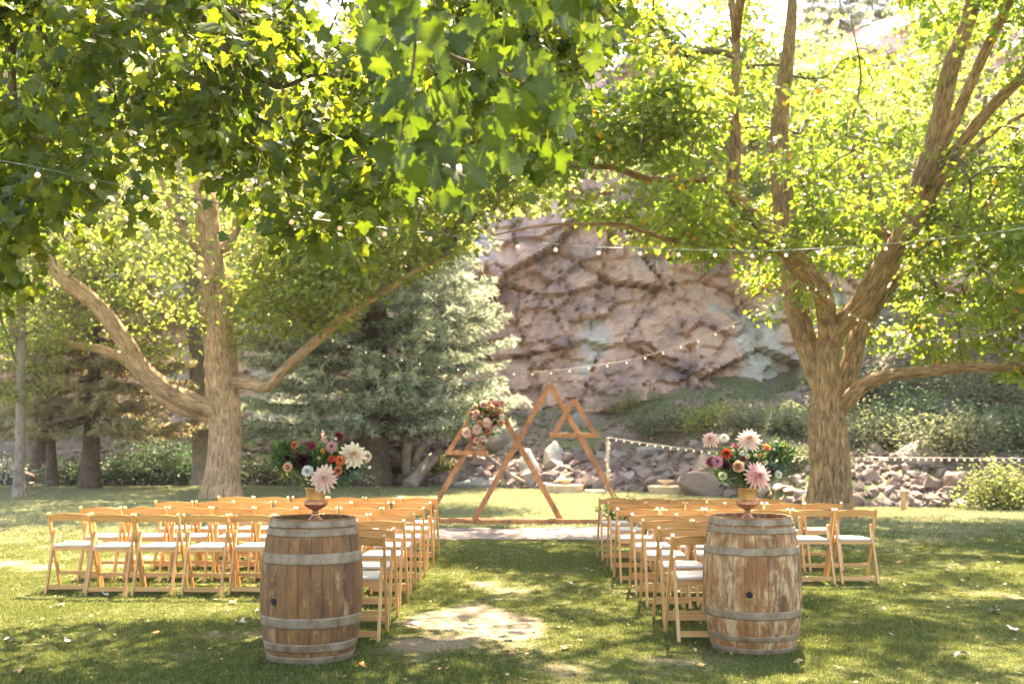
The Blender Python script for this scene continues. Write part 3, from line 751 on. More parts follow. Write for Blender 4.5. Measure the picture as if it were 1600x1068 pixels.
def keep_l(q):
    x, y = proj(q)
    low = np.interp(x, [-50, 0, 120, 200, 290, 330, 380, 440, 520, 600, 700, 760], [560, 540, 520, 590, 600, 480, 560, 540, 500, 440, 400, 340])
    hs = hsh((q[:, 0] * 1000).astype(np.int64), (q[:, 2] * 1000).astype(np.int64))
    trunkwin = (x > 285) & (x < 385) & (y > 250) & (q[:, 1] < 27.8)
    return (y < low) & ~(trunkwin & (hs > .2)) & ~((x > 60) & (x < 320) & (y > 430) & (q[:, 1] < 25.5) & (hs > .3))
attL = np.vstack([ell(960, (-8.2, 27.6, 8.6), (9.0, 6.0, 5.6), 44, 3.2, keep_l), ell(240, (-4.2, 26.2, 5.6), (3.4, 2.0, 1.7), 45, 3.4, keep_l), ell(330, (-1.6, 27, 8.6), (3.2, 2.6, 2.8), 48, 5, keep_l)])
make_tree('maple_tree', 'broad pale-barked maple with long low limbs behind the left rows of chairs', 'tree', lb, ll, attL, 28, .17, T_LOBE, M_BARKL, M_LEAF_L, 61, spread=.34, rough=.10)

def simple_tree(name, label, px, py, Y, trunk_px, radii, c, r, natt, nleaf, leaf, bark, lmat, seed, spread=.35, keep=None, tpl=T_LOBE, zmin=2.0, nb=5, group=None, ground=True):
    b = P(px, py, Y); b[2] = float(gz(b[0], b[1])) if ground else b[2]
    tr = [b] + pp([(a, bb, Y) for a, bb in trunk_px]); rg = np.random.default_rng(seed)
    limbs = [(tr, radii)]; tc = catmull(tr, 10)
    for k in range(nb):
        s = tc[int(len(tc) * rg.uniform(.4, .9))]; e = np.array(c) + rg.normal(size=3) * np.array(r) * .45
        limbs.append(([s, (s + e) / 2 + rg.normal(size=3) * .3 - np.array((0, 0, .2)), e], [radii[-1] * 1.2 + .02, .05, .025]))
    return make_tree(name, label, 'tree', b, limbs, ell(natt, c, r, seed, zmin, keep), nleaf, leaf, tpl, bark, lmat, seed, spread=spread, sides=10, rough=.06, group=group)

simple_tree('background_tree', 'grey-barked tree standing just behind the large left maple', 315, 757, 35.2, [(313, 650), (303, 500), (296, 420), (280, 330), (290, 150)], [.30, .27, .24, .2, .15, .08],
            (-8.8, 36.6, 12), (5.5, 2.6, 6), 300, 26, .22, M_BARKG, M_LEAF_B, 71, .45, lambda q: proj(q)[1] < np.interp(proj(q)[0], [0, 200, 400, 560, 700], [520, 560, 540, 470, 380]))
simple_tree('young_tree', 'slender young tree with a straight thin trunk at the left edge', 29, 776, 27.2, [(31, 700), (33, 600), (34, 500), (30, 380), (40, 250)], [.135, .12, .11, .09, .06, .03],
            (-13.4, 27, 6.8), (3.1, 2.6, 4.2), 300, 40, .13, M_BARKG, M_LEAF_B, 72, .28, lambda q: proj(q)[1] < 625, T_OVAL, 2.4)
simple_tree('background_tree', 'tall leafy tree behind the slender young tree at far left', 60, 757, 37, [(62, 650), (50, 500), (60, 300)], [.25, .22, .18, .1],
            (-19, 40, 10), (7, 3, 6), 260, 26, .24, M_BARKD, M_LEAF_B, 73, .5, lambda q: proj(q)[1] < 600)
simple_tree('background_tree', 'leafy tree on the slope behind the right edge of the picture', 1560, 690, 33, [(1550, 600), (1540, 450), (1530, 300), (1540, 150)], [.2, .18, .15, .12, .07],
            (15.0, 33.5, 12.0), (6.0, 3.2, 6.0), 440, 28, .2, M_BARKD, M_LEAF_B, 74, .45,
            lambda q: (proj(q)[1] < np.interp(proj(q)[0], [1180, 1240, 1400, 1450, 1540, 1560, 1700], [330, 410, 420, 300, 300, 560, 560])) & ~((np.abs(proj(q)[0] - 1352) < 55) & (proj(q)[1] < 95)))
simple_tree('background_tree', 'light green tree on the slope behind the large right tree', 1262, 660, 37.5, [(1262, 600), (1250, 450), (1235, 300), (1240, 150)], [.2, .17, .14, .11, .07],
            (9.4, 38.4, 13.4), (6.0, 3.0, 5.8), 440, 28, .22, M_BARKG, M_LEAF_B, 75, .45,
            lambda q: (proj(q)[1] < np.interp(proj(q)[0], [850, 950, 1050, 1180, 1240, 1300, 1400], [250, 300, 330, 350, 440, 440, 400])) & ~((np.abs(proj(q)[0] - 1352) < 52) & (proj(q)[1] < 100)))
# ------------------------------------------------------------------ spruces
def spruce(name, label, base, H, rad, z0, mat, nbr, seed, trunk_r, lean=0, twigs=16, needle=(.16, .035), per=11, group=None, prof=.8, trmat=M_BARKD, droop=.25, cat='tree'):
    rg = np.random.default_rng(seed); root = empty(name, base, 0, label, cat, group)
    mb = MB(); zz = np.linspace(-.1, H, 24); tube(mb, np.stack([lean * zz, 0 * zz, zz], -1), trunk_r * (1 - zz / H * .93) * (1 + .45 * np.exp(-np.maximum(zz, 0) / .4)), 20, 0, .5, .07, seed)
    mb.build('trunk', trmat, root)
    zb = z0 + (H * .97 - z0) * rg.random(nbr) ** 1.25; ang = rg.uniform(0, 2 * pi, nbr)
    zb = np.round(zb / .66) * .66 + rg.normal(size=nbr) * .045 + .1
    zb = np.clip(zb, z0, H * .97)
    L = rad * ((1 - (zb - z0) / (H - z0)) ** prof) * rg.uniform(.72, 1.08, nbr) + .12
    K = 7; s = np.linspace(0, 1, K)[None, :, None]; dirs = np.stack([np.cos(ang), np.sin(ang), 0 * ang], -1)[:, None]
    zc = (-droop * s + (droop * .9) * s ** 3 + .06) * L[:, None, None] * np.array((0, 0, 1.))
    br = np.stack([lean * zb, 0 * zb, zb], -1)[:, None] + dirs * s * L[:, None, None] + zc + rg.normal(size=(nbr, K, 3)) * .05 * s
    mb = MB(); batch_tubes(mb, br, np.linspace(1, .2, K)[None] * (.012 + .010 * L[:, None]), 5); mb.build('branches', M_TWIG, root, kind='stuff')
    # side twigs
    nt_ = (twigs * (.4 + L / rad)).astype(int); i = np.repeat(np.arange(nbr), nt_); u = .15 + .85 * rg.random(len(i)) ** .8
    ss = u * (K - 1); a = np.minimum(ss.astype(int), K - 2); fr = (ss - a)[:, None]
    p0 = br[i, a] * (1 - fr) + br[i, a + 1] * fr; side = rg.choice((-1, 1), len(i)); th = ang[i] + side * rg.uniform(.35, 1.05, len(i))
    tl = (.22 + .22 * L[i] * (1.1 - u)) * rg.uniform(.6, 1.2, len(i)); d = np.stack([np.cos(th), np.sin(th), rg.normal(-.22, .14, len(i))], -1)
    # needles: thin blades around each twig
    k = np.repeat(np.arange(len(i)), per); uu = rg.random(len(k)); pos = p0[k] + d[k] * (tl[k] * uu)[:, None] + rg.normal(size=(len(k), 3)) * .02
    tipd = unit(d[k]) * .75 + rg.normal(size=(len(k), 3)) * .55 + np.array((0, 0, .12))
    sz = needle[0] * rg.uniform(.6, 1.25, len(k)); t = np.clip(rg.normal(.34, .12, len(k)) + .28 * (u[k] * .6 + uu * .6 - .5) + rg.normal(size=nbr)[i][k] * .07, 0, 1)  # tint rises towards the twig tips, painting them as lit
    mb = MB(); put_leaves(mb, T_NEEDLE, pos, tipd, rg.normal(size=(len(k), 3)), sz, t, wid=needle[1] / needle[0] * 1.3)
    mb.build('needles', mat, root, kind='stuff'); return root
def gp(px, py, Y):
    b = P(px, py, Y); b[2] = float(gz(b[0], b[1])); return b
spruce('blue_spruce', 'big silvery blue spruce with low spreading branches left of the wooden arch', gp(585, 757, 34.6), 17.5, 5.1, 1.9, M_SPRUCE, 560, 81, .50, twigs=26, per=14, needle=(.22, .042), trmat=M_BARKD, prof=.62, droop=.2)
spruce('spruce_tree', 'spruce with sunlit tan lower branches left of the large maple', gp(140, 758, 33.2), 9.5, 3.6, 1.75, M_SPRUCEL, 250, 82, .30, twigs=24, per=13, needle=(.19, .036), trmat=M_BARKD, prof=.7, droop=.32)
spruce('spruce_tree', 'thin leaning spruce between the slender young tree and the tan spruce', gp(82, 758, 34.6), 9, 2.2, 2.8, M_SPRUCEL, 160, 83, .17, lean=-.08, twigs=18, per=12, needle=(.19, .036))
for (px, Y, H, sd, lab) in ((1332, 49, 5.5, 84, 'small pine on the cliff top in the gap of sky'), (1385, 51, 4.2, 85, 'shorter pine right of the one in the gap of sky'), (1290, 52, 5, 86, 'pine on the cliff top left of the gap of sky')):
    x = (px - 800) / 1600 * Y
    b = (x, Y, float(cliff_top(x)) + 1.2)
    spruce('pine_tree', lab, b, H, 1.5, .8, M_SPRUCE, 60, sd, .12, twigs=12, per=10, needle=(.28, .05), trmat=M_BARKD)

# ------------------------------------------------------------------ shrubs on the slope and at the lawn edge
def shrub(label, c, r, n, size, mat, seed, cat='shrub', tpl=T_OVAL, stems=9, group=None, name='shrub'):
    rg = np.random.default_rng(seed); r = np.array(r, float); base = np.array((c[0], c[1], c[2] - .05))
    root = empty(name, base, 0, label, cat, group)
    K = 5; s = np.linspace(0, 1, K)[None, :, None]; nst = stems * 8
    tipv = unit(rg.normal(size=(nst, 3)) * np.array((1, 1, .6)) + np.array((0, 0, .55))) * r * rg.uniform(.55, 1, (nst, 1)); tipv[:, 2] = np.abs(tipv[:, 2]) * 1.0 + .05
    pth = tipv[:, None] * s + rg.normal(size=(nst, K, 3)) * .06 * s * r.mean() + np.array((0, 0, .35 * r[2])) * s * (1 - s)
    mb = MB(); batch_tubes(mb, pth, np.linspace(.014, .004, K)[None].repeat(nst, 0) * (1 + r.mean() * .3), 4); mb.build('stems', M_TWIG, root, kind='stuff')
    pos, tp, nr, sz, t = spray(pth, max(1, n // nst), .13 * r.mean() + .04, size, seed, droop=.1, tilt=.9, start=.3, flat=.8)
    pos[:, 2] = np.maximum(pos[:, 2], .02)
    mb = MB(); put_leaves(mb, tpl, pos, tp, nr, sz, t); mb.build('leaves', mat, root, kind='stuff'); return root
SH = [(1075, 652, 1.5, .8, 1700, M_SHRUB, 'grey-green bush on the slope under the pale cliff face, left of the right bouquet'),
      (1120, 648, 1.4, 1.0, 1800, M_SHRUBY, 'yellowish bush on the slope directly above the right bouquet'),
      (1165, 655, 1.2, .7, 1400, M_SHRUB, 'grey-green bush on the slope just right of the yellowish bush'),
      (1030, 655, 1.6, .9, 2200, M_SHRUB, 'low dark bush on the slope right of the small arch triangle'),
      (1222, 660, 1.1, .8, 1300, M_SHRUB, 'bush on the slope beside the left flank of the large right trunk'),
      (960, 600, 1.9, .8, 2200, M_SHRUB, 'low grey-green scrub above the small right arch triangle'),
      (880, 600, 1.8, .8, 2000, M_SHRUB, 'low scrub on the slope behind the peak of the arch'),
      (1000, 625, 1.6, .7, 2000, M_SHRUBY, 'low yellow-green scrub at the foot of the cliff right of the arch'),
      (1235, 715, .8, .6, 900, M_SHRUB, 'small bush in the rubble against the large right trunk'),
      (1370, 670, 1.9, 1.4, 3000, M_SHRUB, 'grey scrub on the slope right of the large trunk'),
      (1440, 650, 2.0, 1.5, 3000, M_SHRUBD, 'dark bush on the slope above the lit string right of the large trunk'),
      (1500, 680, 1.6, 1.3, 2600, M_SHRUB, 'grey-green bush above the wooden post'),
      (1590, 665, 1.7, 1.7, 2600, M_SHRUBD, 'dark bush at the right edge of the slope'),
      (1560, 600, 2.2, 1.6, 2600, M_SHRUB, 'brush high on the slope at the right edge'),
      (1345, 600, 2.0, 1.5, 2400, M_SHRUBD, 'dark brush high on the slope right of the large trunk'),
      (1480, 570, 2.4, 1.9, 2800, M_SHRUB, 'hazy brush high on the slope in the gap of the right crown'),
      (686, 740, .9, .7, 1300, M_SHRUBY, 'small green bush behind the left leg of the arch'),
      (612, 748, .8, .7, 900, M_SHRUB, 'small shrub right of the blue spruce trunk'),
      (235, 752, 2.1, 1.9, 3600, M_SHRUBD, 'dense dark green bush between the tan spruce and the large maple'),
      (285, 752, 1.6, 1.6, 2600, M_SHRUBD, 'dark bush just left of the large maple trunk'),
      (190, 755, 1.1, .9, 1500, M_SHRUBD, 'low dark shrub right of the tan spruce trunk'),
      (5, 757, .9, 1.0, 1300, M_SPRUCE, 'silvery plant at the far left lawn edge'),
      (110, 755, 1.5, 1.0, 1600, M_SHRUBD, 'low dark shrub left of the tan spruce trunk'),
      (440, 755, .7, .6, 800, M_SHRUBY, 'bright little shrub under the left bouquet'),
      (400, 752, 1.4, 1.0, 1500, M_SHRUBD, 'dark undergrowth right of the large maple trunk')]
for k, (px, py, rw, rh, n, mt, lab) in enumerate(SH):
    c = on_hill(px, py + (rh * 22 if py < 735 else 0)); c[2] = float(gz(c[0], c[1]))
    shrub(lab, c, (rw, rw * .7, rh), int(n * 1.1), .125 if mt is not M_SPRUCE else .12, mt, 400 + k)
c = gp(1572, 789, 22.9)
shrub('feathery yellow-green shrub at the right lawn edge behind the grass', c, (1.25, .8, 1.35), 3600, .10, M_SHRUBY, 450, stems=11)
# scrub tufts and grass clumps spread over the slope
rg = np.random.default_rng(5); n = 17000
x = rg.uniform(-20, 24, n); t = rg.uniform(.1, 15, n); y = edge(x) + t; z = hill(x, y)
k = (fbm(x * .4, y * .4, 0, 55) + .10 * (t > 4) + .10 * (t > 5) - .35 * (t < 3.4) + .4 * (t < .5) + .12 * (x > 12) - .2 * ((x > 2.5) & (x < 10)) > .10); x, y, z = x[k], y[k], z[k]; n = len(x)
pos = np.stack([x, y, z], -1).repeat(4, 0) + rg.normal(size=(n * 4, 3)) * np.array((.07, .07, 0)); tipd = rg.normal(size=(n * 4, 3)) * .45 + np.array((0, 0, 1.))
mb = MB(); put_leaves(mb, T_NEEDLE, pos, tipd, rg.normal(size=(n * 4, 3)), rg.uniform(.08, .28, n * 4), np.clip(rg.normal(.5, .25, n * 4), 0, 1), wid=.16)
mb.build('hill_grass', M_SHRUB, label='tufts of dry grass and scrub over the rocky slope', cat='grass', kind='stuff')

# fallen logs and bare wood
M_LOG = bark_mat('weathered_log', (.22, .17, .13), (.36, .29, .24), (.48, .41, .36))
def log(pts, r, label, cat='log', name='fallen_log', branches=()):
    a = np.array(pts[0]); root = empty(name, a, 0, label, cat); p = catmull(pts, 5) - a
    mb = MB(); tube(mb, p, np.linspace(r, r * .7, len(p)), 14, rough=.12, seed=3); mb.build('trunk', M_LOG, root)
    for bp, br in branches:
        q = catmull(bp, 5) - a; mb = MB(); tube(mb, q, np.linspace(br, br * .3, len(q)), 8, rough=.05); mb.build('branch', M_LOG, root)
log(pp([(640, 760, 34.2), (655, 740, 34.6), (678, 714, 35.2)]), .26, 'thick pale log leaning up the bank behind the left leg of the arch')
log(pp([(637, 740, 35.4), (634, 715, 35.2), (638, 690, 35)]), .20, 'upright bare stump right of the blue spruce trunk', 'stump', 'dead_stump')
log(pp([(656, 745, 35.6), (652, 715, 35.3), (662, 690, 35.1)]), .15, 'second bare stem, forked away from the stump behind the spruce branches', 'stump', 'dead_stump')
log(pp([(745, 700, 33.4), (775, 722, 33.2), (800, 742, 33), (835, 760, 32.8)]), .055, 'bare grey fallen branch lying over the rocks behind the arch', 'branch', 'fallen_branch',
    [(pp([(778, 724, 33.2), (785, 745, 33), (792, 763, 32.7)]), .035), (pp([(790, 734, 33.1), (770, 755, 32.9)]), .025)])

# ------------------------------------------------------------------ overhanging maple in front
tb = np.array((-6.2, 5.4, 0.)); tb[2] = float(gz(tb[0], tb[1]))
def V3(*a): return np.array(a, float)
fl = [([tb, V3(-6.1, 5.4, 2), V3(-5.8, 5.3, 4), V3(-5.2, 5.2, 6.5), V3(-4.6, 5.2, 9)], [.36, .33, .30, .24, .14]),
      ([V3(-5.9, 5.4, 3.2), P(-420, 120, 6.2), P(-120, 10, 7), P(40, 30, 7.8), P(95, 105, 8.1), P(135, 155, 8.3), P(205, 178, 8.6), P(290, 200, 9)], [.16, .13, .09, .045, .03, .024, .018, .01]),
      ([V3(-5.8, 5.3, 4.2), P(-250, -180, 6.6), P(60, -120, 7.2), P(250, -20, 7.6), P(380, 80, 8), P(430, 135, 8.3), P(505, 115, 8.4), P(560, 150, 8.6), P(605, 205, 8.8)], [.15, .12, .09, .06, .04, .035, .026, .018, .01]),
      ([V3(-5.5, 5.3, 5.6), V3(-3.4, 4.6, 5.2), P(480, -420, 4.4), P(620, -120, 4.1), P(648, 30, 3.95), P(640, 140, 3.85), P(622, 235, 3.8)], [.13, .10, .06, .03, .014, .009, .004]),
      ([P(648, 30, 3.95), P(700, 85, 3.95), P(780, 110, 4.05), P(850, 150, 4.1)], [.012, .009, .006, .003]),
      ([V3(-4.9, 5.2, 7.4), V3(-2.5, 6.5, 7.2), V3(.2, 7.6, 6.6), V3(2.2, 8.4, 5.9)], [.14, .11, .07, .03]),
      ([V3(-5.3, 5.2, 6), V3(-3.6, 7.6, 6.2), V3(-2, 9.8, 5.6), V3(-.8, 11, 5)], [.13, .10, .06, .03]),
      ([V3(-5.6, 5.3, 5), V3(-4, 2.6, 6.4), V3(-1.5, .2, 7.4), V3(2, -1.8, 7.8), V3(5, -3, 7.6)], [.2, .17, .13, .09, .04]),  # unseen limb behind the camera, carries the added shading boughs
      ([P(20, 30, 7.7), P(18, 120, 7.9), P(30, 200, 8), P(60, 300, 8.2)], [.04, .03, .02, .01])]
LOWX = [-200, 0, 60, 110, 160, 200, 260, 320, 380, 440, 490, 540, 590, 650, 720, 800, 860, 900, 950, 970]
LOWY = [470, 455, 420, 330, 380, 345, 270, 290, 350, 400, 460, 430, 370, 345, 330, 280, 240, 170, 60, -30]
def keep_f(q):
    x, y = proj(q)
    return (q[:, 1] > 5.6) & (y < np.interp(x, LOWX, LOWY) - 22) & (x < 960)
def pxvol(n, seed, x0, x1, y0, y1, d0, d1, keep):
    rg = np.random.default_rng(seed); out = []
    while len(out) < n:
        px, py, d = rg.uniform(x0, x1), rg.uniform(y0, y1), rg.uniform(d0, d1)
        q = P(px, py, d)
        if float(fbm(q[0] * .9, q[1] * .9, q[2] * .9, seed, 2)) < -.22: continue
        if keep(q[None])[0]: out.append(q)
    return np.array(out)
attF = np.vstack([pxvol(350, 46, -80, 960, -60, 460, 6.6, 11.5, keep_f),
                  ell(190, (.5, -1.5, 8.2), (8.0, 6.0, 2.6), 51, 5.2, lambda q: (q[:, 1] < 2.5)),  # unseen boughs behind the camera, added to cut sky fill in the foreground
              ell(150, (-2.4, 6.0, 7.8), (5.4, 5.5, 2.6), 47, 5.0, lambda q: (proj(q)[1] < -90) | (q[:, 1] < 1))])
FG, fpaths = make_tree('overhanging_maple', 'dark green maple whose leafy boughs hang across the top left of the view', 'tree', tb, fl, attF, 38, .098, T_MAPLE, M_BARKD, M_LEAF_FG, 91, spread=.15, sides=12, tilt=1.0, droop=.9, tip=.0048, flat=.75)
# the nearest leaves hang one by one
NV = []
for k in range(8):
    mb = MB(); V, F = T_MAPLEN; v = V.copy(); rg = np.random.default_rng(600 + k)
    v[:, 2] += rg.normal(size=len(v)) * .018 + .10 * rg.normal() * v[:, 0] * v[:, 1] - .16 * rg.random() * v[:, 1] ** 2
    mb.add(v, F, 0, np.clip(.02 + .055 * k + np.where(np.arange(len(v)) == 0, .22, 0), 0, 1), smooth=True)
    mb.add([(-.008, 0, 0), (.008, 0, 0), (.006, -.75, .12), (-.006, -.75, .12), (0, -.3, .03), (0, 0, .012)], [[0, 1, 2], [0, 2, 3]], 0, 1.0, smooth=False)
    NV.append(mb.mesh('leaf', M_LEAF_FG))
rg = np.random.default_rng(66); n = 0; O = Vector(tb)
NX = [560, 600, 640, 690, 740, 790, 830, 870, 900, 930, 965]; NY = [60, 250, 345, 330, 345, 300, 235, 270, 200, 110, 30]
while n < 296:
    px, py = rg.uniform(565, 965), rg.uniform(-45, 345)
    if py > np.interp(px, NX, NY) - 20: continue
    if float(vn(px / 55, py / 55, 0, 8)) < -.35: continue
    q = P(px, py, rg.uniform(3.5, 4.9))
    tipv = Vector((rg.normal() * .45, rg.normal() * .45, -1)).normalized(); nv = Vector((rg.normal(), rg.normal() - .4, rg.normal() * .6 + .4)); nv = (nv - tipv * nv.dot(tipv)).normalized()
    b = tipv.cross(nv); s = float(rg.uniform(.055, .112))
    o = bpy.data.objects.new('leaf', NV[int(rg.integers(8))]); COL.objects.link(o); o.parent = FG
    Mx = Matrix(((b.x, tipv.x, nv.x), (b.y, tipv.y, nv.y), (b.z, tipv.z, nv.z)))
    o.location = Vector(q) - O; o.rotation_euler = Mx.to_euler(); o.scale = (s, s, s); n += 1

# ------------------------------------------------------------------ folding chairs
M_CHAIR = wood_mat('varnished_beech', (.47, .24, .088), (.63, .365, .155), .42, (26, 26, 2.0), .08, varn=.14)
M_CHAIRH = wood_mat('varnished_beech_rail', (.44, .22, .078), (.60, .34, .14), .42, (2.2, 26, 26), .08, varn=.14)
M_PAD = plain('cream_vinyl', (.50, .46, .40), .5, var=.03, scale=12)
CW = .45
def post_pts(w, a, b, c=None):
    return None
def slab(p0, p1, wid, thk, x0, name_mb, r=.004, top_round=False):
    """bar in the yz plane from p0 to p1 (y,z); wid across in the yz plane, thk along x starting at x0"""
    p0 = np.array(p0, float); p1 = np.array(p1, float); d = p1 - p0; d /= np.linalg.norm(d); n = np.array((d[1], -d[0]))
    pts = [p0 - n * wid / 2, p1 - n * wid / 2]
    if top_round:
        c = p1; pts = [p0 - n * wid / 2] + [c + wid / 2 * (-n * cos(t) + d * sin(t)) for t in np.linspace(0, pi, 7)] + [p0 + n * wid / 2]
    else: pts += [p1 + n * wid / 2, p0 + n * wid / 2]
    if not top_round: pts = [pts[0], pts[1], pts[2], pts[3]]
    prism(name_mb, [tuple(q) for q in pts], x0, x0 + thk, 'x')
def chair_parts():
    parts = []; h = CW / 2
    for s in (-1, 1):
        mb = MB(); slab((.425, 0), (.055, .785), .036, .022, (h - .022) if s > 0 else -h, mb); parts.append(('back_post', mb, M_CHAIR, None))
    for s in (-1, 1):
        mb = MB(); x0 = (h - .047) if s > 0 else (-h + .025)
        slab((.0, 0), (.172, .60), .038, .022, x0, mb, top_round=True); parts.append(('rear_leg', mb, M_CHAIR, None))
    # arched top rail
    mb = MB(); n = 9; xi = h - .022; pts = []
    for k in range(n): t = -1 + 2 * k / (n - 1); pts.append((t * xi, .776 - .018 * t * t + .006))
    bot = [(t * xi, .700 - .010 * (1 - t * t) * -1) for t in np.linspace(1, -1, n)]
    mb2 = MB(); prism(mb2, pts + bot, -.009, .009)
    v = mb2.v[0].copy(); v[:, 1] += .055 + (.785 - v[:, 2]) * (.37 / .785) + .030 * (np.abs(v[:, 0]) / xi) ** 2 * 0 - .012 * (1 - (v[:, 0] / xi) ** 2); mb2.v[0] = v
    parts.append(('top_rail', mb2, M_CHAIRH, None))
    # seat frame and pad
    mb = MB(); xi = h - .049
    box(mb, (-xi, .105, .415), (xi, .125, .445)); parts.append(('seat_rail', mb, M_CHAIRH, None))
    mb = MB(); box(mb, (-xi, .465, .415), (xi, .485, .445)); parts.append(('seat_rail', mb, M_CHAIRH, None))
    for s in (-1, 1):
        mb = MB(); box(mb, (s * xi - (.02 if s > 0 else 0), .127, .415), (s * xi + (0 if s > 0 else .02), .463, .445)); parts.append(('seat_side_rail', mb, M_CHAIR, None))
    mb = MB(); b = bmesh.new(); bmesh.ops.create_cube(b, size=1)
    for q in b.verts: q.co = Vector((q.co.x * 2 * (xi - .004), .295 + q.co.y * .365, .459 + q.co.z * .026))
    bmesh.ops.bevel(b, geom=b.edges[:], offset=.009, segments=2, affect='EDGES', profile=.6); frombm(mb, b, smooth=True); parts.append(('seat_pad', mb, M_PAD, None))
    mb = MB(); box(mb, (-xi, .0125, .045), (xi, .0285, .085)); parts.append(('rear_stretcher', mb, M_CHAIRH, None))
    mb = MB(); xo = h - .024; box(mb, (-xo, .335, .150), (xo, .353, .182)); parts.append(('front_stretcher', mb, M_CHAIRH, None))
    return [(n, mb.mesh(n, m)) for n, mb, m, _ in parts]
CH = chair_parts()
ORD = ['first', 'second', 'third', 'fourth', 'fifth', 'sixth', 'seventh', 'eighth', 'ninth']
ROWY = [7.75, 8.50, 9.35, 10.15, 11.10, 12.05, 13.0]
def chair(x, y, rz, label, group):
    root = empty('folding_chair', (x, y, float(lawnz(x, y)) - .004), rz, label, 'chair', group)
    for n, me in CH: link(n, me, root)
rgc = np.random.default_rng(12)
for side, counts in (('left', [2, 2, 2, 8, 8, 7, 6]), ('right', [2, 2, 3, 3, 6, 6, 5])):
    for r_, n in enumerate(counts):
        for k in range(n):
            if side == 'left': x = -.955 - CW / 2 - k * .462; bow = .03 * k if r_ == 3 and k > 6 else 0
            else: x = 1.20 + CW / 2 + k * .462; bow = 0
            x += rgc.normal() * .010 - (0 if side == 'left' else 0.018 * r_); y = ROWY[r_] + rgc.normal() * .025 + (0.10 if (side == 'left' and r_ == 3 and k == 7) else 0) + (-.12 if side == 'right' and r_ == 4 else 0)
            rz = rgc.normal() * .035 + (.05 if k == 7 and side == 'left' and r_ == 3 else 0)
            lab = f'wooden folding chair, {ORD[k]} from the aisle in the {ORD[r_]} row behind the {side} barrel'
            chair(x, y, rz, lab, f'wooden folding chairs in rows {side} of the aisle')

# ------------------------------------------------------------------ barrels
def barrel_wood(name, c0, c1, pale, dark, patch):
    m, ns, ls, bs = newmat(name)
    v = coords(ns, ls, 'Object', (1, 1, .14)); n1 = noise(ns, ls, v, 46, 5, .65, .5)
    v2 = coords(ns, ls, 'Object', (1, 1, .6)); n2 = noise(ns, ls, v2, 6.5, 6, .72); n3 = noise(ns, ls, coords(ns, ls, 'Object', (1, 1, .35)), 3.1, 4, .6)
    n4 = noise(ns, ls, coords(ns, ls, 'Object', (1, 1, .25)), 30, 6, .75)
    r = ramp(ns, [(.28, c0), (.72, c1)]); ls.new(n1, r.inputs[0])
    oi = ns.new('ShaderNodeObjectInfo'); r3 = ramp(ns, [(0, (.84, .83, .82)), (1, (1.08, 1.07, 1.06))]); ls.new(oi.outputs['Random'], r3.inputs[0])
    c = mixc(ns, ls, 1, r.outputs[0], r3.outputs[0], 'MULTIPLY')
    rd = ramp(ns, [(.50, (0, 0, 0)), (.68, (.85,) * 3)]); ls.new(n3, rd.inputs[0]); c = mixc(ns, ls, rd.outputs[0], c, dark)
    mu = nd(ns, 'ShaderNodeMath', operation='MULTIPLY'); a = ramp(ns, [(.5 - patch, (0, 0, 0)), (.62 - patch * .6, (1, 1, 1))]); ls.new(n2, a.inputs[0])
    b = ramp(ns, [(.40, (0, 0, 0)), (.56, (.9,) * 3)]); ls.new(n4, b.inputs[0])
    ls.new(a.outputs[0], mu.inputs[0]); ls.new(b.outputs[0], mu.inputs[1])
    c = mixc(ns, ls, mu.outputs[0], c, pale)
    ls.new(c, bs.inputs['Base Color']); bs.inputs['Roughness'].default_value = .75
    bump(ns, ls, n1, bs, .5, .006); return m
def hoop_mat():
    m, ns, ls, bs = newmat('galvanised_hoop'); v = coords(ns, ls, 'Object', (1, 1, .6), rnd=True)
    n1 = noise(ns, ls, v, 7, 6, .7); n2 = noise(ns, ls, v, 60, 3, .6)
    r = ramp(ns, [(.34, (.11, .058, .026)), (.46, (.17, .12, .07)), (.58, (.22, .175, .12)), (.78, (.31, .27, .20))]); ls.new(n1, r.inputs[0])
    ls.new(r.outputs[0], bs.inputs['Base Color']); bs.inputs['Metallic'].default_value = .15; bs.inputs['Roughness'].default_value = .6
    bump(ns, ls, n2, bs, .25, .002); return m
M_HOOP = hoop_mat(); M_RIVET = plain('rivet', (.12, .09, .07), .5, .6); M_BLACK = plain('bung_hole_dark', (.006, .005, .004), .9)
M_HEADW = wood_mat('barrel_head_oak', (.07, .045, .035), (.15, .10, .075), .8, (30, 3, 3), .3)
M_LINE = plain('chime_rim', (.24, .17, .12), .85, var=.3)
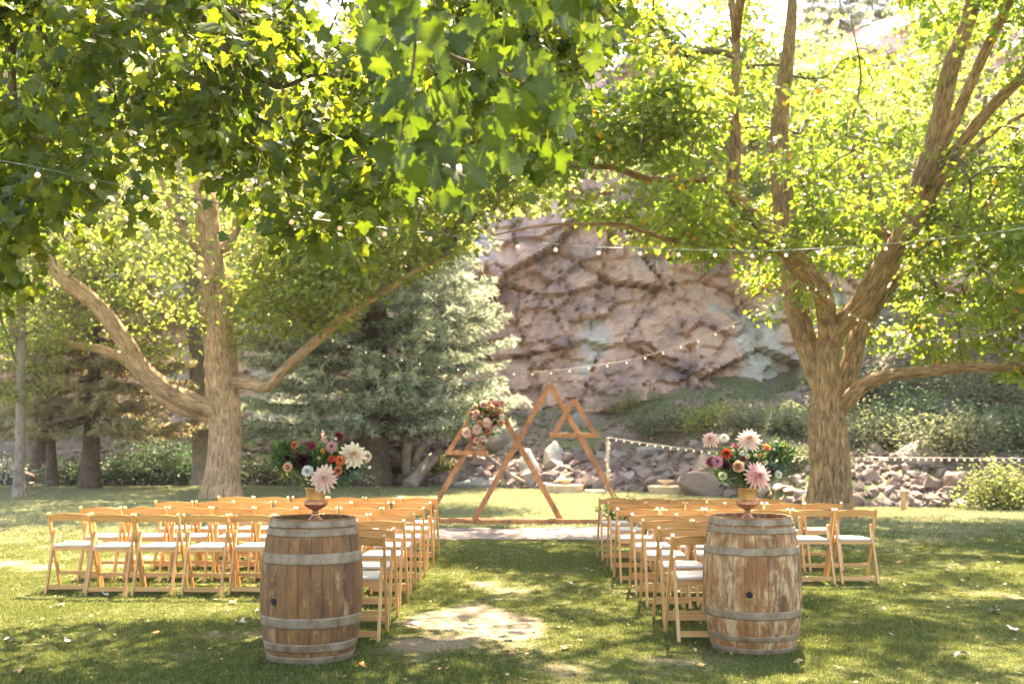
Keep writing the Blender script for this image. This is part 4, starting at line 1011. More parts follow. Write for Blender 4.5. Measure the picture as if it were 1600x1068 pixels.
def barrel(name, label, x, y, H, rh, rb, mat, hoops, bung_z, bung_a, rot):
    root = empty(name, (x, y, float(lawnz(x, y)) - .005), 0, label, 'barrel')
    prof = lambda z: rh + (rb - rh) * (1 - np.abs(2 * z / H - 1) ** 2.1)
    NS = 27; zs = np.linspace(0, H, 13); da = 2 * pi / NS; gap = .0013
    mb = MB(); cols = 5; V = []
    for z in zs:
        r = float(prof(z)); g = gap / r
        for k in range(cols):
            a = -da / 2 + g + (da - 2 * g) * k / (cols - 1); e = .0018 if k in (0, cols - 1) else 0
            V.append(((r - e) * cos(a), (r - e) * sin(a), z))
        for a in (da / 2 - g, -da / 2 + g): V.append(((r - .026) * cos(a), (r - .026) * sin(a), z))
    m_ = cols + 2; F = [[i * m_ + j, i * m_ + (j + 1) % m_, (i + 1) * m_ + (j + 1) % m_, (i + 1) * m_ + j] for i in range(12) for j in range(m_)]
    for tc_ in mat.node_tree.nodes:
        if tc_.type == 'TEX_COORD': tc_.object = root
    mb.add(V, F, smooth=False); mb.f.append((np.array([list(range(m_))[::-1], [12 * m_ + j for j in range(m_)]]), 0, False))
    me = mb.mesh('stave', mat)
    for k in range(NS): link('stave', me, root, rot=(0, 0, rot + k * da))
    mb = MB(); lathe(mb, [(rh - .0275, H - .035), (rh - .032, H - .035)], 48)
    a = np.arange(48) * 2 * pi / 48; base = mb.n
    # head made of boards
    rr = rh - .027; wbd = 2 * rr / 6
    for k in range(6):
        x0, x1 = -rr + k * wbd + .001, -rr + (k + 1) * wbd - .001
        pts = [(xx, -sqrt(max(0, rr * rr - xx * xx))) for xx in np.linspace(x0, x1, 5)] + [(xx, sqrt(max(0, rr * rr - xx * xx))) for xx in np.linspace(x1, x0, 5)]
        hb = MB(); prism(hb, pts, H - .062 + .0006 * (k % 2), H - .042 + .0008 * (k % 2), 'z'); hb.build('head_board', M_HEADW, root)
    for k, (z0, z1) in enumerate(hoops):
        hb = MB(); n = 6; zz = np.linspace(z0, z1, n); ro = prof(zz) + .0035
        pf = [(float(prof(z0)) + .0006, z0)] + [(float(ro[i]), float(zz[i])) for i in range(n)] + [(float(prof(z1)) + .0006, z1)]
        lathe(hb, pf, 72); h = hb.build('hoop', M_HOOP, root)
        am = -pi / 2 - .18 + .05 * k
        for j in range(3 if k != 2 else 2):
            aa = am + j * (.075 if k else .09) - (.75 if k == 2 else 0); zc = (z0 + z1) / 2 + (.008 if j == 1 else 0); rr_ = float(prof(zc)) + .004
            rv = MB(); Mx = Matrix.Translation((rr_ * cos(aa), rr_ * sin(aa), zc)) @ Matrix.Rotation(aa, 4, 'Z') @ Matrix.Rotation(pi / 2, 4, 'Y')
            b = bmesh.new(); bmesh.ops.create_cone(b, cap_ends=True, segments=8, radius1=.0055, radius2=.003, depth=.004); frombm(rv, b, M=Mx); rv.build('rivet', M_RIVET, h)
    rr_ = float(prof(bung_z)); hb = MB(); Mx = Matrix.Translation((rr_ * cos(bung_a), rr_ * sin(bung_a), bung_z)) @ Matrix.Rotation(bung_a, 4, 'Z') @ Matrix.Rotation(pi / 2, 4, 'Y')
    b = bmesh.new(); bmesh.ops.create_cone(b, cap_ends=True, segments=24, radius1=.024, radius2=.0225, depth=.005); frombm(hb, b, M=Mx); hb.build('bung_hole', M_BLACK, root)
    return root
M_BW1 = barrel_wood('oak_stave_brown', (.10, .043, .013), (.25, .118, .038), (.35, .22, .105), (.055, .023, .008), -.05)
M_BW2 = barrel_wood('oak_stave_peeling', (.145, .055, .015), (.29, .125, .037), (.46, .33, .18), (.05, .027, .015), .05)
BL = (-1.395, 7.27); BR = (1.738, 7.55)
barrel('wine_barrel', 'even brown old oak wine barrel with grey hoops, left of the aisle', BL[0], BL[1], .966, .288, .352, M_BW1,
       [(.910, .955), (.852, .902), (.668, .742), (.250, .322), (.092, .150), (.012, .062)], .425, -pi / 2 - .60, .1)
barrel('wine_barrel', 'weathered oak wine barrel with pale peeling patches on its staves, right of the aisle', BR[0], BR[1], .950, .288, .352, M_BW2,
       [(.893, .938), (.838, .880), (.690, .745), (.255, .312), (.105, .140), (.014, .055)], .430, -pi / 2 - .28, .04)

# ------------------------------------------------------------------ urns
M_COPPER = plain('copper_gilt', (.42, .20, .12), .34, .75, var=.2, scale=18)
M_CUP = plain('brushed_gold_clay', (.45, .24, .09), .42, .65, var=.15, scale=25)
def urn(x, y, z0, k, label):
    root = empty('urn', (x, y, z0), 0, label, 'urn')
    mb = MB(); lathe(mb, [(0, 0), (.070 * k, 0), (.070 * k, .007), (.058 * k, .015), (.040 * k, .032), (.026 * k, .050), (.021 * k, .062), (.026 * k, .067), (.026 * k, .072), (.019 * k, .078)], 40); mb.build('foot', M_COPPER, root)
    mb = MB(); lathe(mb, [(.019 * k, .078), (.024 * k, .086), (.050 * k, .100), (.074 * k, .116), (.083 * k, .130), (.078 * k, .137), (.084 * k, .144), (.080 * k, .152), (.062 * k, .156)], 64,
                     ribs=lambda z: .035 * ((z > .095) & (z < .146))); mb.build('gadrooned_bowl', M_COPPER, root)
    mb = MB(); lathe(mb, [(.062 * k, .156), (.063 * k, .170), (.067 * k, .205), (.074 * k, .232), (.079 * k, .240), (.076 * k, .243), (.070 * k, .236), (.060 * k, .19), (.0, .185)], 40); mb.build('cup', M_CUP, root)
    return root
urn(BL[0] + .015, BL[1], .966 - .042 - .004, 1.0, 'copper coloured footed urn on the left barrel')
urn(BR[0] - .02, BR[1], .950 - .042 - .004, 1.0, 'copper coloured footed urn on the right barrel')

# ------------------------------------------------------------------ flowers
def petal(L, W, up, tipc=.2, K=4, point=.35, cup=.2):
    """petal strip starting at the origin along +x, angled up, curling; returns verts, faces, t"""
    v = []; t = []
    for i in range(K + 1):
        s = i / K; a = up + tipc * s; x = L * s * cos(up + tipc * s * .5); z = L * s * sin(up + tipc * s * .5)
        wdt = W * (sin(pi * min(1, (s * (1 - point * .5) + .12))) ** .7) * (1 if i < K else .12 + .5 * (1 - point))
        v += [(x, -wdt / 2, z + cup * wdt * .5), (x, 0, z), (x, wdt / 2, z + cup * wdt * .5)]; t += [s] * 3
    f = []
    for i in range(K):
        b = i * 3; f += [[b, b + 1, b + 4, b + 3], [b + 1, b + 2, b + 5, b + 4]]
    return np.array(v), f, np.array(t)
def rings(mb, specs, rg, mat=0):
    """specs: list of (count, length, width, up angle, tip curl, r offset, z offset, t0, t1, point, cup)"""
    for n, L, W, up, tc, r0, z0, t0, t1, pt, cp in specs:
        ph = rg.uniform(0, 6.28)
        for k in range(n):
            a = ph + 2 * pi * k / n + rg.normal() * .06; v, f, t = petal(L * rg.uniform(.9, 1.08), W, up + rg.normal() * .06, tc + rg.normal() * .12, point=pt, cup=cp)
            v = v + np.array((r0, 0, z0)); c, s_ = cos(a), sin(a)
            v = np.column_stack([v[:, 0] * c - v[:, 1] * s_, v[:, 0] * s_ + v[:, 1] * c, v[:, 2]])
            mb.add(v, f, mat, t0 + (t1 - t0) * t, smooth=True)
def bloom(kind, R_, seed):
    rg = np.random.default_rng(seed); mb = MB(); R1 = R_
    if kind == 'dahlia':
        for j in range(7):  # petal bases tinted darker for depth, painting shade between the petals
            q = j / 6; rings(mb, [(int(17 - 7 * q), R1 * (1.04 - .74 * q), R1 * (.20 - .05 * q), -.10 + 1.3 * q, .30 - .6 * q, R1 * .02, R1 * .11 * j, .10 - .1 * q, 1.0 - .45 * q, .9, .8)], rg)
    elif kind == 'cream_dahlia':
        for j in range(7):
            q = j / 6; rings(mb, [(int(14 - 5 * q), R1 * (1.04 - .68 * q), R1 * (.30 - .08 * q), -.05 + 1.3 * q, .30 - .4 * q, R1 * .02, R1 * .11 * j, .12 - .1 * q, 1.0 - .5 * q, .7, .6)], rg)
    elif kind in ('rose', 'ranunculus'):
        for j in range(8):
            q = j / 7; rings(mb, [(6 if kind == 'rose' else 9, R1 * (1.15 - .45 * q), R1 * (1.1 - .55 * q), .45 + .95 * q, .55, R1 * .05, 0, .9 - .75 * q, 1.0 - .7 * q, .1, .35)], rg)
    elif kind == 'carnation':
        for j in range(7):
            q = j / 6; rings(mb, [(int(13 - 5 * q), R1 * (1.0 - .25 * q), R1 * .5, -.25 + 1.65 * q, .3, 0, R1 * .05 * j, .5, 1.0, .0, .8 * (-1) ** j)], rg)
    elif kind == 'pompon':
        for j in range(9):
            q = j / 8; n = max(5, int(15 * cos(q * 1.3))); rings(mb, [(n, R1 * .38, R1 * .34, -.4 + 1.9 * q, .5, R1 * .62 * cos(q * 1.45), R1 * .8 * sin(q * 1.45), .3, 1.0, .15, .9)], rg)
    elif kind == 'zinnia':
        for j in range(4):
            q = j / 3; rings(mb, [(int(17 - 4 * q), R1 * (1.0 - .4 * q), R1 * .30, .08 + .45 * q, -.15, R1 * .06, R1 * .06 * j, .45 - .2 * q, 1.0 - .25 * q, .1, .25)], rg)
        rings(mb, [(14, R1 * .22, R1 * .10, 1.0, .3, R1 * .08, R1 * .2, 0, .15, .2, .2), (8, R1 * .2, R1 * .1, 1.35, .2, R1 * .02, R1 * .2, 0, .1, .2, .2)], rg, 1)
    elif kind == 'scabiosa':
        for j in range(6):
            q = j / 5; rings(mb, [(12, R1 * (1 - .4 * q), R1 * .4, -.1 + 1.4 * q, .3, 0, R1 * .08 * j, .2, 1, .0, .6 * (-1) ** j)], rg)
    elif kind == 'bud':
        rings(mb, [(7, R1 * 1.3, R1 * 1.1, .9, .95, R1 * .1, -R1 * .3, .2, 1, .3, .3), (6, R1 * 1.2, R1 * .9, 1.2, .6, 0, -R1 * .2, .1, .8, .3, .3)], rg)
    elif kind == 'astilbe':
        for k in range(26):
            z = R1 * 2.2 * k / 26 - R1 * .8; rr = R1 * .5 * (1 - k / 30); a = rg.uniform(0, 6.28)
            v, f, t = petal(R1 * .5, R1 * .25, rg.uniform(.2, 1.2), .3); c, s_ = cos(a), sin(a)
            mb.add(np.column_stack([v[:, 0] * c - v[:, 1] * s_, v[:, 0] * s_ + v[:, 1] * c, v[:, 2] + z]) + np.array((rr * c * .4, rr * s_ * .4, 0)), f, 0, t)
    return mb
PM = {}
def pm(key):
    if key not in PM:
        C = {'blush': ((.60, .28, .22), (.90, .66, .54)), 'pinkdeep': ((.55, .13, .15), (.90, .56, .50)), 'cream': ((.80, .48, .22), (.88, .76, .58)), 'peachd': ((.80, .36, .16), (.88, .72, .60)),
             'orange': ((.30, .05, .02), (.66, .15, .04)), 'coral': ((.60, .18, .07), (.80, .32, .16)), 'peach': ((.70, .34, .18), (.86, .56, .38)), 'white': ((.70, .70, .52), (.86, .85, .76)),
             'green': ((.38, .44, .20), (.68, .72, .44)), 'burgundy': ((.10, .008, .02), (.24, .03, .045)), 'dark': ((.012, .004, .006), (.045, .012, .018)), 'red': ((.16, .02, .01), (.50, .06, .03)),
             'dusty': ((.12, .03, .04), (.55, .26, .24)), 'mauve': ((.10, .02, .04), (.50, .20, .26)), 'magenta': ((.30, .04, .10), (.58, .12, .22)), 'amber': ((.45, .2, .04), (.68, .36, .10)), 'chestnut': ((.08, .03, .02), (.20, .08, .05))}[key]
        PM[key] = petal_mat('petal_' + key, C[0], tuple(c * .84 for c in C[1]))
    return PM[key]
M_EYE = plain('flower_eye', (.03, .012, .012), .8, var=.4)
M_STEM = plain('green_stem', (.08, .13, .04), .7); M_STEMB = plain('brown_stem', (.09, .05, .035), .8)
COLW = {'blush': 'blush pink', 'pinkdeep': 'pink', 'cream': 'cream', 'peachd': 'pale peach', 'orange': 'orange', 'coral': 'coral', 'peach': 'peach', 'white': 'white', 'green': 'pale green', 'burgundy': 'burgundy', 'dark': 'nearly black', 'red': 'red', 'dusty': 'dusty rose', 'mauve': 'mauve', 'magenta': 'magenta', 'amber': 'amber', 'chestnut': 'brown'}
def put_bloom(root, O, kind, col, p, r, face, seed, base=None):
    mb = bloom(kind, r, seed); f = Vector(face).normalized(); q = f.to_track_quat('Z', 'Y'); M3 = np.array(q.to_matrix())
    off = np.array(p) - O
    for i in range(len(mb.v)): mb.v[i] = mb.v[i] @ M3.T + off
    if base is not None:
        s = np.linspace(0, 1, 6)[:, None]; b0 = np.array(base) - O; e = off - np.array(f) * r * .1; mid = (b0 + e) / 2 + np.array((0, 0, -.03)); path = (1 - s) ** 2 * b0 + 2 * s * (1 - s) * mid + s ** 2 * e
        tube(mb, path, .0022, 5, 2, .5)
    o = mb.build({'cream_dahlia': 'dahlia', 'bud': 'flower_bud'}.get(kind, kind), [pm(col), M_EYE, M_STEM], root); o['label'] = COLW[col] + ' ' + ({'cream_dahlia': 'dahlia', 'bud': 'flower bud', 'astilbe': 'plume of small flowers'}.get(kind, kind))
    return o
def sprig(root, O, a, b, nleaf, size, mat, tpl, seed, name='leaf_spray', sag=.0, label=None, pair=True, curl=.3, wid=1.0, stem=.0018):
    rg = np.random.default_rng(seed); a = np.array(a) - O; b = np.array(b) - O; s = np.linspace(0, 1, 9)[:, None]; L = np.linalg.norm(b - a)
    mid = (a + b) / 2 + np.array((0, 0, .18 * L)) + rg.normal(size=3) * .04 * L; p = (1 - s) ** 2 * a + 2 * s * (1 - s) * mid + s ** 2 * b
    p[:, 2] -= sag * s[:, 0] ** 2
    mb = MB(); tube(mb, p, np.linspace(stem, stem * .5, 9), 5, 1, .5)
    u = np.linspace(.18, 1, nleaf); idx = u * 8; i = np.minimum(idx.astype(int), 7); fr = (idx - i)[:, None]; pos = p[i] * (1 - fr) + p[i + 1] * fr
    t, N, B = frames(p); tt = t[i]; ang = rg.uniform(0, 6.28, nleaf)
    if pair: ang = np.where(np.arange(nleaf) % 2 == 0, 0, pi) + rg.normal(size=nleaf) * .5 + rg.uniform(0, 3.1)
    out = np.cos(ang)[:, None] * N[i] + np.sin(ang)[:, None] * B[i]; tip = out + tt * .6 + rg.normal(size=out.shape) * .2; tip[-1] = tt[-1]
    nrm = tt + rg.normal(size=out.shape) * .5 + np.array((0, -.5, .3))
    put_leaves(mb, tpl, pos, tip, nrm, size * rg.uniform(.7, 1.15, nleaf) * (1 - .35 * u), np.clip(rg.normal(.5, .22, nleaf), 0, 1), wid=wid)
    o = mb.build(name, [mat, M_STEM], root)
    if label: o['label'] = label
    return o
def foliage_ball(root, O, c, r, n, size, mat, tpl, seed, name='greenery'):
    rg = np.random.default_rng(seed); q = unit(rg.normal(size=(n, 3))) * np.array(r) * rg.uniform(.35, 1, (n, 1)); tip = unit(q) + rg.normal(size=(n, 3)) * .6 + np.array((0, 0, .1))
    mb = MB(); put_leaves(mb, tpl, q + np.array(c) - O, tip, rg.normal(size=(n, 3)) + np.array((0, -.5, .6)), size * rg.uniform(.6, 1.2, n), np.clip(rg.normal(.4, .22, n), 0, 1))
    return mb.build(name, mat, root, kind='stuff')

def bouquet(label, U, zr, Yd, ox, oy, blooms, sprays, seed, cx):
    O = np.array((U[0], U[1], zr)); root = empty('flower_arrangement', O, 0, label, 'bouquet')
    base = O + np.array((0, 0, -.03))
    W = lambda x, y, d=0.: P(ox + x / 5.93, oy + y / 5.93, Yd + d)
    for k, (kd, col, x, y, r, d, fx, fz) in enumerate(blooms):
        put_bloom(root, O, kd, col, W(x, y, d), r * 1.1 / 5.93 / 1600 * (Yd + d), (fx, -1, fz), seed + k, base)
    ctr = W(cx, 470, .03)
    foliage_ball(root, O, ctr + np.array((0, .03, -.01)), (.21, .12, .115), 900, .055, M_FOL, T_OVAL, seed + 90)
    foliage_ball(root, O, W(cx + (-330 if seed == 1000 else 330), 420, .04), (.095, .07, .10), 330, .055, M_FOL, T_OVAL, seed + 93)
    foliage_ball(root, O, W(cx + (260 if seed == 1000 else 250), 520, .04), (.10, .07, .06), 220, .045, M_EUC, T_ROUND, seed + 94)
    foliage_ball(root, O, W(cx, 640, 0), (.09, .09, .05), 140, .045, M_FOL, T_OVAL, seed + 91)
    for k, (x, y, d, n, sz, mt, tp, sg, nm) in enumerate(sprays):
        sprig(root, O, base + np.array(((x - cx) / 5.93 / 220 * .25, 0, .04)), W(x, y, d), n, sz, mt, tp, seed + 120 + k, sag=sg, name=nm)
    return root
LBL = [('dahlia', 'blush', 635, 640, 122, -.13, .05, .15), ('cream_dahlia', 'cream', 895, 425, 118, -.04, .35, .25), ('cream_dahlia', 'cream', 1015, 432, 55, .05, 1.6, .2), ('zinnia', 'orange', 783, 465, 54, -.10, .1, .35),
       ('ranunculus', 'coral', 762, 565, 42, -.12, .2, .1), ('pompon', 'peach', 300, 530, 44, -.09, -.4, .1), ('carnation', 'white', 478, 568, 57, -.12, -.2, .3), ('bud', 'green', 585, 450, 27, -.12, 0, .3),
       ('carnation', 'burgundy', 770, 250, 46, .0, .2, .5), ('zinnia', 'burgundy', 515, 332, 46, -.06, -.1, .5), ('zinnia', 'dusty', 700, 342, 54, -.09, .1, .4), ('astilbe', 'blush', 632, 275, 55, -.02, 0, 1.5),
       ('bud', 'amber', 622, 392, 32, -.10, 0, .5), ('zinnia', 'red', 698, 455, 34, -.11, 0, .3), ('scabiosa', 'dark', 440, 470, 72, -.08, -.2, .4), ('scabiosa', 'dark', 292, 446, 30, -.08, -.3, .1),
       ('carnation', 'coral', 358, 328, 42, .0, -.4, .6), ('carnation', 'chestnut', 385, 420, 38, -.07, -.3, .5), ('bud', 'white', 740, 275, 26, -.02, 0, 1), ('bud', 'white', 1045, 540, 22, -.02, .6, .6)]
LSP = [(210, 430, -.02, 13, .055, M_FOL, T_OVAL, 0, 'leaf_spray'), (265, 300, .0, 15, .05, M_FOL, T_OVAL, 0, 'leaf_spray'), (170, 460, .05, 12, .05, M_FOL, T_OVAL, 0, 'leaf_spray'), (235, 600, -.05, 12, .045, M_FOL, T_OVAL, .02, 'leaf_spray'),
       (400, 640, -.10, 10, .04, M_FOL, T_OVAL, .02, 'leaf_spray'), (240, 380, .04, 14, .055, M_FOL, T_OVAL, 0, 'leaf_spray'), (1190, 610, -.05, 20, .03, M_EUC, T_ROUND, .10, 'eucalyptus_spray'), (1080, 560, .02, 17, .032, M_EUC, T_ROUND, .05, 'eucalyptus_spray'),
       (960, 590, -.06, 14, .03, M_EUC, T_ROUND, .03, 'eucalyptus_spray'), (540, 60, .08, 26, .034, M_FOL, T_OVAL, 0, 'fern_frond'), (545, 200, .02, 16, .03, M_EUC, T_ROUND, 0, 'eucalyptus_spray'), (690, 215, .05, 9, .045, M_EUC, T_ROUND, 0, 'eucalyptus_spray'),
       (320, 180, .05, 8, .03, M_EUC, T_ROUND, 0, 'leaf_spray'), (850, 640, -.1, 9, .04, M_FOL, T_OVAL, .02, 'leaf_spray'), (885, 690, -.12, 6, .05, M_FOL, T_ROUND, .03, 'leaf_spray'), (130, 600, .02, 12, .028, M_EUC, T_ROUND, .05, 'eucalyptus_spray'), (800, 330, .05, 9, .03, M_EUC, T_ROUND, 0, 'eucalyptus_spray')]
bouquet('flower arrangement with one large cream dahlia and orange blooms, in the left urn', (BL[0] + .015, BL[1]), 1.15, 7.27, 400, 640, LBL, LSP, 1000, 610)
RBL = [('dahlia', 'blush', 298, 285, 78, .0, -.3, .5), ('dahlia', 'white', 420, 265, 46, .03, .1, .7), ('dahlia', 'peachd', 650, 290, 104, -.03, .0, .45), ('zinnia', 'magenta', 530, 336, 36, -.02, 0, 1.4), ('carnation', 'red', 443, 405, 50, -.08, -.1, .4),
       ('zinnia', 'mauve', 358, 478, 54, -.12, -.1, .1), ('zinnia', 'burgundy', 300, 480, 48, -.08, -.5, .1), ('rose', 'peach', 547, 530, 60, -.13, 0, .15), ('dahlia', 'pinkdeep', 722, 612, 116, -.15, .15, .1), ('ranunculus', 'coral', 805, 365, 42, -.05, .3, .7),
       ('ranunculus', 'peach', 972, 325, 32, .03, .6, .6), ('carnation', 'white', 923, 598, 38, -.08, .5, .0), ('scabiosa', 'dark', 440, 512, 52, -.08, 0, .2), ('carnation', 'green', 410, 612, 42, -.10, -.2, .0), ('bud', 'green', 637, 440, 38, -.14, 0, .9),
       ('bud', 'green', 708, 428, 26, -.13, 0, .8), ('bud', 'coral', 755, 426, 21, -.12, 0, .5), ('bud', 'green', 505, 382, 20, -.11, 0, .5), ('carnation', 'white', 590, 402, 26, -.08, 0, .5), ('zinnia', 'burgundy', 600, 455, 30, -.10, 0, .6),
       ('bud', 'white', 228, 525, 24, -.08, -.4, .1), ('carnation', 'white', 900, 315, 36, .04, .3, .8), ('bud', 'white', 880, 372, 24, .0, .3, .6)]
RSP = [(1000, 270, .04, 15, .055, M_FOL, T_OVAL, 0, 'leaf_spray'), (905, 235, .05, 13, .05, M_FOL, T_OVAL, 0, 'leaf_spray'), (1040, 400, .0, 15, .05, M_FOL, T_OVAL, 0, 'leaf_spray'), (1010, 520, -.04, 15, .05, M_FOL, T_OVAL, .02, 'leaf_spray'), (900, 480, -.08, 14, .045, M_EUC, T_ROUND, 0, 'eucalyptus_spray'),
       (960, 560, -.05, 12, .045, M_FOL, T_OVAL, .02, 'leaf_spray'), (865, 40, .07, 24, .032, M_EUC, T_OVAL, 0, 'fern_frond'), (175, 505, -.08, 1, .17, M_FOL, T_OVAL, 0, 'leaf'), (120, 300, .05, 9, .03, M_FOL, T_OVAL, 0, 'leaf_spray'), (320, 570, -.08, 9, .045, M_FOL, T_OVAL, .02, 'leaf_spray'),
       (290, 640, -.06, 10, .028, M_EUC, T_OVAL, .04, 'leaf_spray'), (440, 680, -.10, 8, .04, M_FOL, T_OVAL, .03, 'leaf_spray'), (820, 270, .05, 9, .035, M_EUC, T_ROUND, 0, 'eucalyptus_spray'), (800, 500, -.08, 12, .05, M_EUC, T_ROUND, 0, 'eucalyptus_spray'), (510, 420, -.1, 9, .035, M_EUC, T_ROUND, 0, 'eucalyptus_spray'), (260, 370, .0, 9, .03, M_EUC, T_OVAL, 0, 'leaf_spray')]
bouquet('flower arrangement with two big pink dahlias and a peach rose, in the right urn', (BR[0] - .02, BR[1]), 1.13, 7.55, 1060, 640, RBL, RSP, 2000, 610)

# ------------------------------------------------------------------ triangle arch
M_ARCH = wood_mat('stained_pine', (.30, .115, .035), (.52, .22, .075), .6, (14, 14, 14), .15, dirt=(.17, .07, .03), varn=.12)
YA = 18.55
def beam(root, a, b, Y, wid=.098, thk=.045, mitre=True, name='beam'):
    A = P(a[0], a[1], Y); B = P(b[0], b[1], Y); A[1] = B[1] = 0; d = unit((B - A)); n = np.array((-d[2], 0, d[0])); L = np.linalg.norm(B - A)
    mb = MB(); q = [(A + n * wid / 2), (B + n * wid / 2), (B - n * wid / 2), (A - n * wid / 2)]
    b_ = bmesh.new(); vs = [b_.verts.new((c[0], y, c[2])) for y in (-thk / 2, thk / 2) for c in q]
    for f in ((0, 1, 2, 3), (7, 6, 5, 4), (0, 4, 5, 1), (1, 5, 6, 2), (2, 6, 7, 3), (3, 7, 4, 0)): b_.faces.new([vs[i] for i in f])
    bmesh.ops.recalc_face_normals(b_, faces=b_.faces[:])
    bmesh.ops.bevel(b_, geom=b_.edges[:], offset=.004, segments=1, affect='EDGES'); M_ = Matrix.Translation((0, Y, 0)) @ Matrix.Translation(-Vector(root.location)); frombm(mb, b_, M=M_)
    return mb.build(name, M_ARCH, root)
c = P(820, 818, YA); arch = empty('triangle_arch', (c[0], YA, float(lawnz(c[0], YA))), 0, 'rust-stained wooden wedding arch of overlapping mountain-like triangles', 'arch')
bpy.context.view_layer.update()
Y1, Y2, Y3, Y4 = YA, YA + .052, YA - .052, YA - .052
beam(arch, (664, 815), (774, 628), Y2); beam(arch, (774, 628), (876, 812), Y2 + .002); beam(arch, (655, 813), (883, 813), Y2 + .05, .09)
beam(arch, (741, 812), (859, 600), Y1); beam(arch, (859, 600), (981, 812), Y1 + .002); beam(arch, (726, 815.5), (994, 814.5), Y1 - .05, .10)
beam(arch, (702, 704), (728, 664), Y3, .085); beam(arch, (728, 664), (756, 704), Y3 - .002, .085); beam(arch, (696, 706.5), (763, 707.5), Y3 - .004, .078)
beam(arch, (864, 680), (897, 625), Y4, .085); beam(arch, (897, 625), (931, 680), Y4 - .002, .085); beam(arch, (859, 679.5), (936.5, 679.5), Y4 - .004, .085)

# flowers fixed on the arch
def cluster(name, label, ctr, rad, Y, n, seed, cat, small=1.0, zshift=0, green=260):
    rg = np.random.default_rng(seed); O = P(ctr[0], ctr[1], Y); root = empty(name, O, 0, label, cat)
    foliage_ball(root, O, O, (rad[0] * .9, .13, rad[1] * .9), green, .085, M_FOL, T_OVAL, seed, 'greenery')
    small *= 1.02
    kinds = [('rose', 'blush', .085), ('rose', 'peach', .075), ('dahlia', 'blush', .10), ('ranunculus', 'coral', .06), ('carnation', 'white', .055), ('rose', 'blush', .07), ('scabiosa', 'burgundy', .06), ('rose', 'peach', .06), ('carnation', 'blush', .065), ('carnation', 'magenta', .05), ('scabiosa', 'dark', .06), ('bud', 'green', .04), ('ranunculus', 'peach', .055), ('bud', 'cream', .045)]
    pts = []
    for k in range(n):
        kd, col, r = kinds[k % len(kinds)]; r *= small
        for _ in range(60):
            a = rg.uniform(0, 6.28); q = sqrt(rg.random()) * .93; x = cos(a) * q * rad[0]; z = sin(a) * q * rad[1]; x += z * zshift
            if all(np.hypot(x - u[0], z - u[1]) > (r + u[2]) * .72 for u in pts): break
        pts.append((x, z, r)); put_bloom(root, O, kd, col, O + np.array((x, -.15 + rg.normal() * .02, z)), r, (x * 2, -1, .2 + z), seed + k)
    for k in range(9):
        a = rg.uniform(0, 6.28); e = O + np.array((cos(a) * rad[0] * 1.35 + sin(a) * rad[1] * zshift, -.08, sin(a) * rad[1] * 1.3)); sprig(root, O, O, e, 11, .06, M_FOL if k % 2 else M_EUC, T_OVAL, seed + 60 + k)
    return root
cluster('arch_flowers', 'blush and coral flowers with greenery tied over the peak of the left arch triangle', (757, 655), (.34, .40), YA - .10, 36, 3000, 'flower garland', zshift=.35, green=620)
g = cluster('ground_flowers', 'low floral cluster lying at the right foot of the arch', (966, 797), (.45, .22), 17.6, 9, 3100, 'flower garland', .75, green=420)
for k, (px, py) in enumerate(((955, 765), (985, 768), (1002, 762), (940, 800), (960, 775))): sprig(g, np.array(g.location), P(968, 812, 17.5), P(px, py, 17.6), 13, .07, M_FOL if k % 2 else M_SHRUBY, T_OVAL, 3200 + k, stem=.004)

# ------------------------------------------------------------------ strings of lights
M_WIRE = plain('dark_green_wire', (.12, .15, .13), .5); M_WIREP = plain('pale_cord', (.55, .53, .48), .6); M_SOCK = plain('green_socket', (.03, .09, .075), .5)
def bulb_mat(name, col, e, s):
    m, ns, ls, bs = newmat(name); bs.inputs['Base Color'].default_value = (*col, 1); bs.inputs['Roughness'].default_value = .08; bs.inputs['Transmission Weight'].default_value = .35
    bs.inputs['Emission Color'].default_value = (*e, 1); bs.inputs['Emission Strength'].default_value = s; return m
M_BULB = bulb_mat('lit_globe_glass', (.9, .78, .74), (1, .62, .48), .05); M_FIL = bulb_mat('filament', (1, .8, .5), (1, .72, .42), .3); M_BULBS = bulb_mat('lit_small_bulb', (.95, .9, .75), (1, .78, .45), .12)
def bulb_meshes(r):
    mb = MB(); pr = [(r * .35, 0), (r * .42, -r * .35)] + [(r * sin(t), -r * 1.25 - r * cos(t)) for t in np.linspace(.45, pi, 9)]; lathe(mb, pr, 14); g = mb.mesh('bulb', M_BULB)
    mb = MB(); lathe(mb, [(0, -r * 1.0), (r * .2, -r * 1.15), (r * .24, -r * 1.35), (0, -r * 1.6)], 8); f = mb.mesh('filament', M_FIL)
    mb = MB(); lathe(mb, [(0, r * 1.05), (r * .42, r * 1.0), (r * .48, 0), (r * .4, -r * .2), (0, -r * .2)], 10); s = mb.mesh('socket', M_SOCK); return g, f, s
def light_string(label, anchors, bulbs, r, wr, wire, detail=True, small=False, extra=None):
    """anchors: cable path points; bulbs: positions hanging under the cable"""
    O = np.array(anchors[0]); root = empty('light_string', O, 0, label, 'string lights')
    p = catmull(anchors, 8) - O; mb = MB(); tube(mb, p, wr, 6); mb.build('cable', wire, root)
    if extra is not None:
        mb = MB(); tube(mb, p + extra, wr * .7, 5); mb.build('cable', wire, root)
    if detail: g, f, s = bulb_meshes(r)
    else:
        mb = MB(); lathe(mb, [(0, 0), (r * .5, -r * .2), (r, -r), (r * .7, -r * 1.7), (0, -r * 2)], 8); g = mb.mesh('bulb', M_BULBS)
    for b in bulbs:
        if detail:
            s_ = link('socket', s, root, np.array(b) - O); b_ = link('bulb', g, s_, (0, 0, 0)); link('filament', f, root, np.array(b) - O)
        else: link('bulb', g, root, np.array(b) - O)
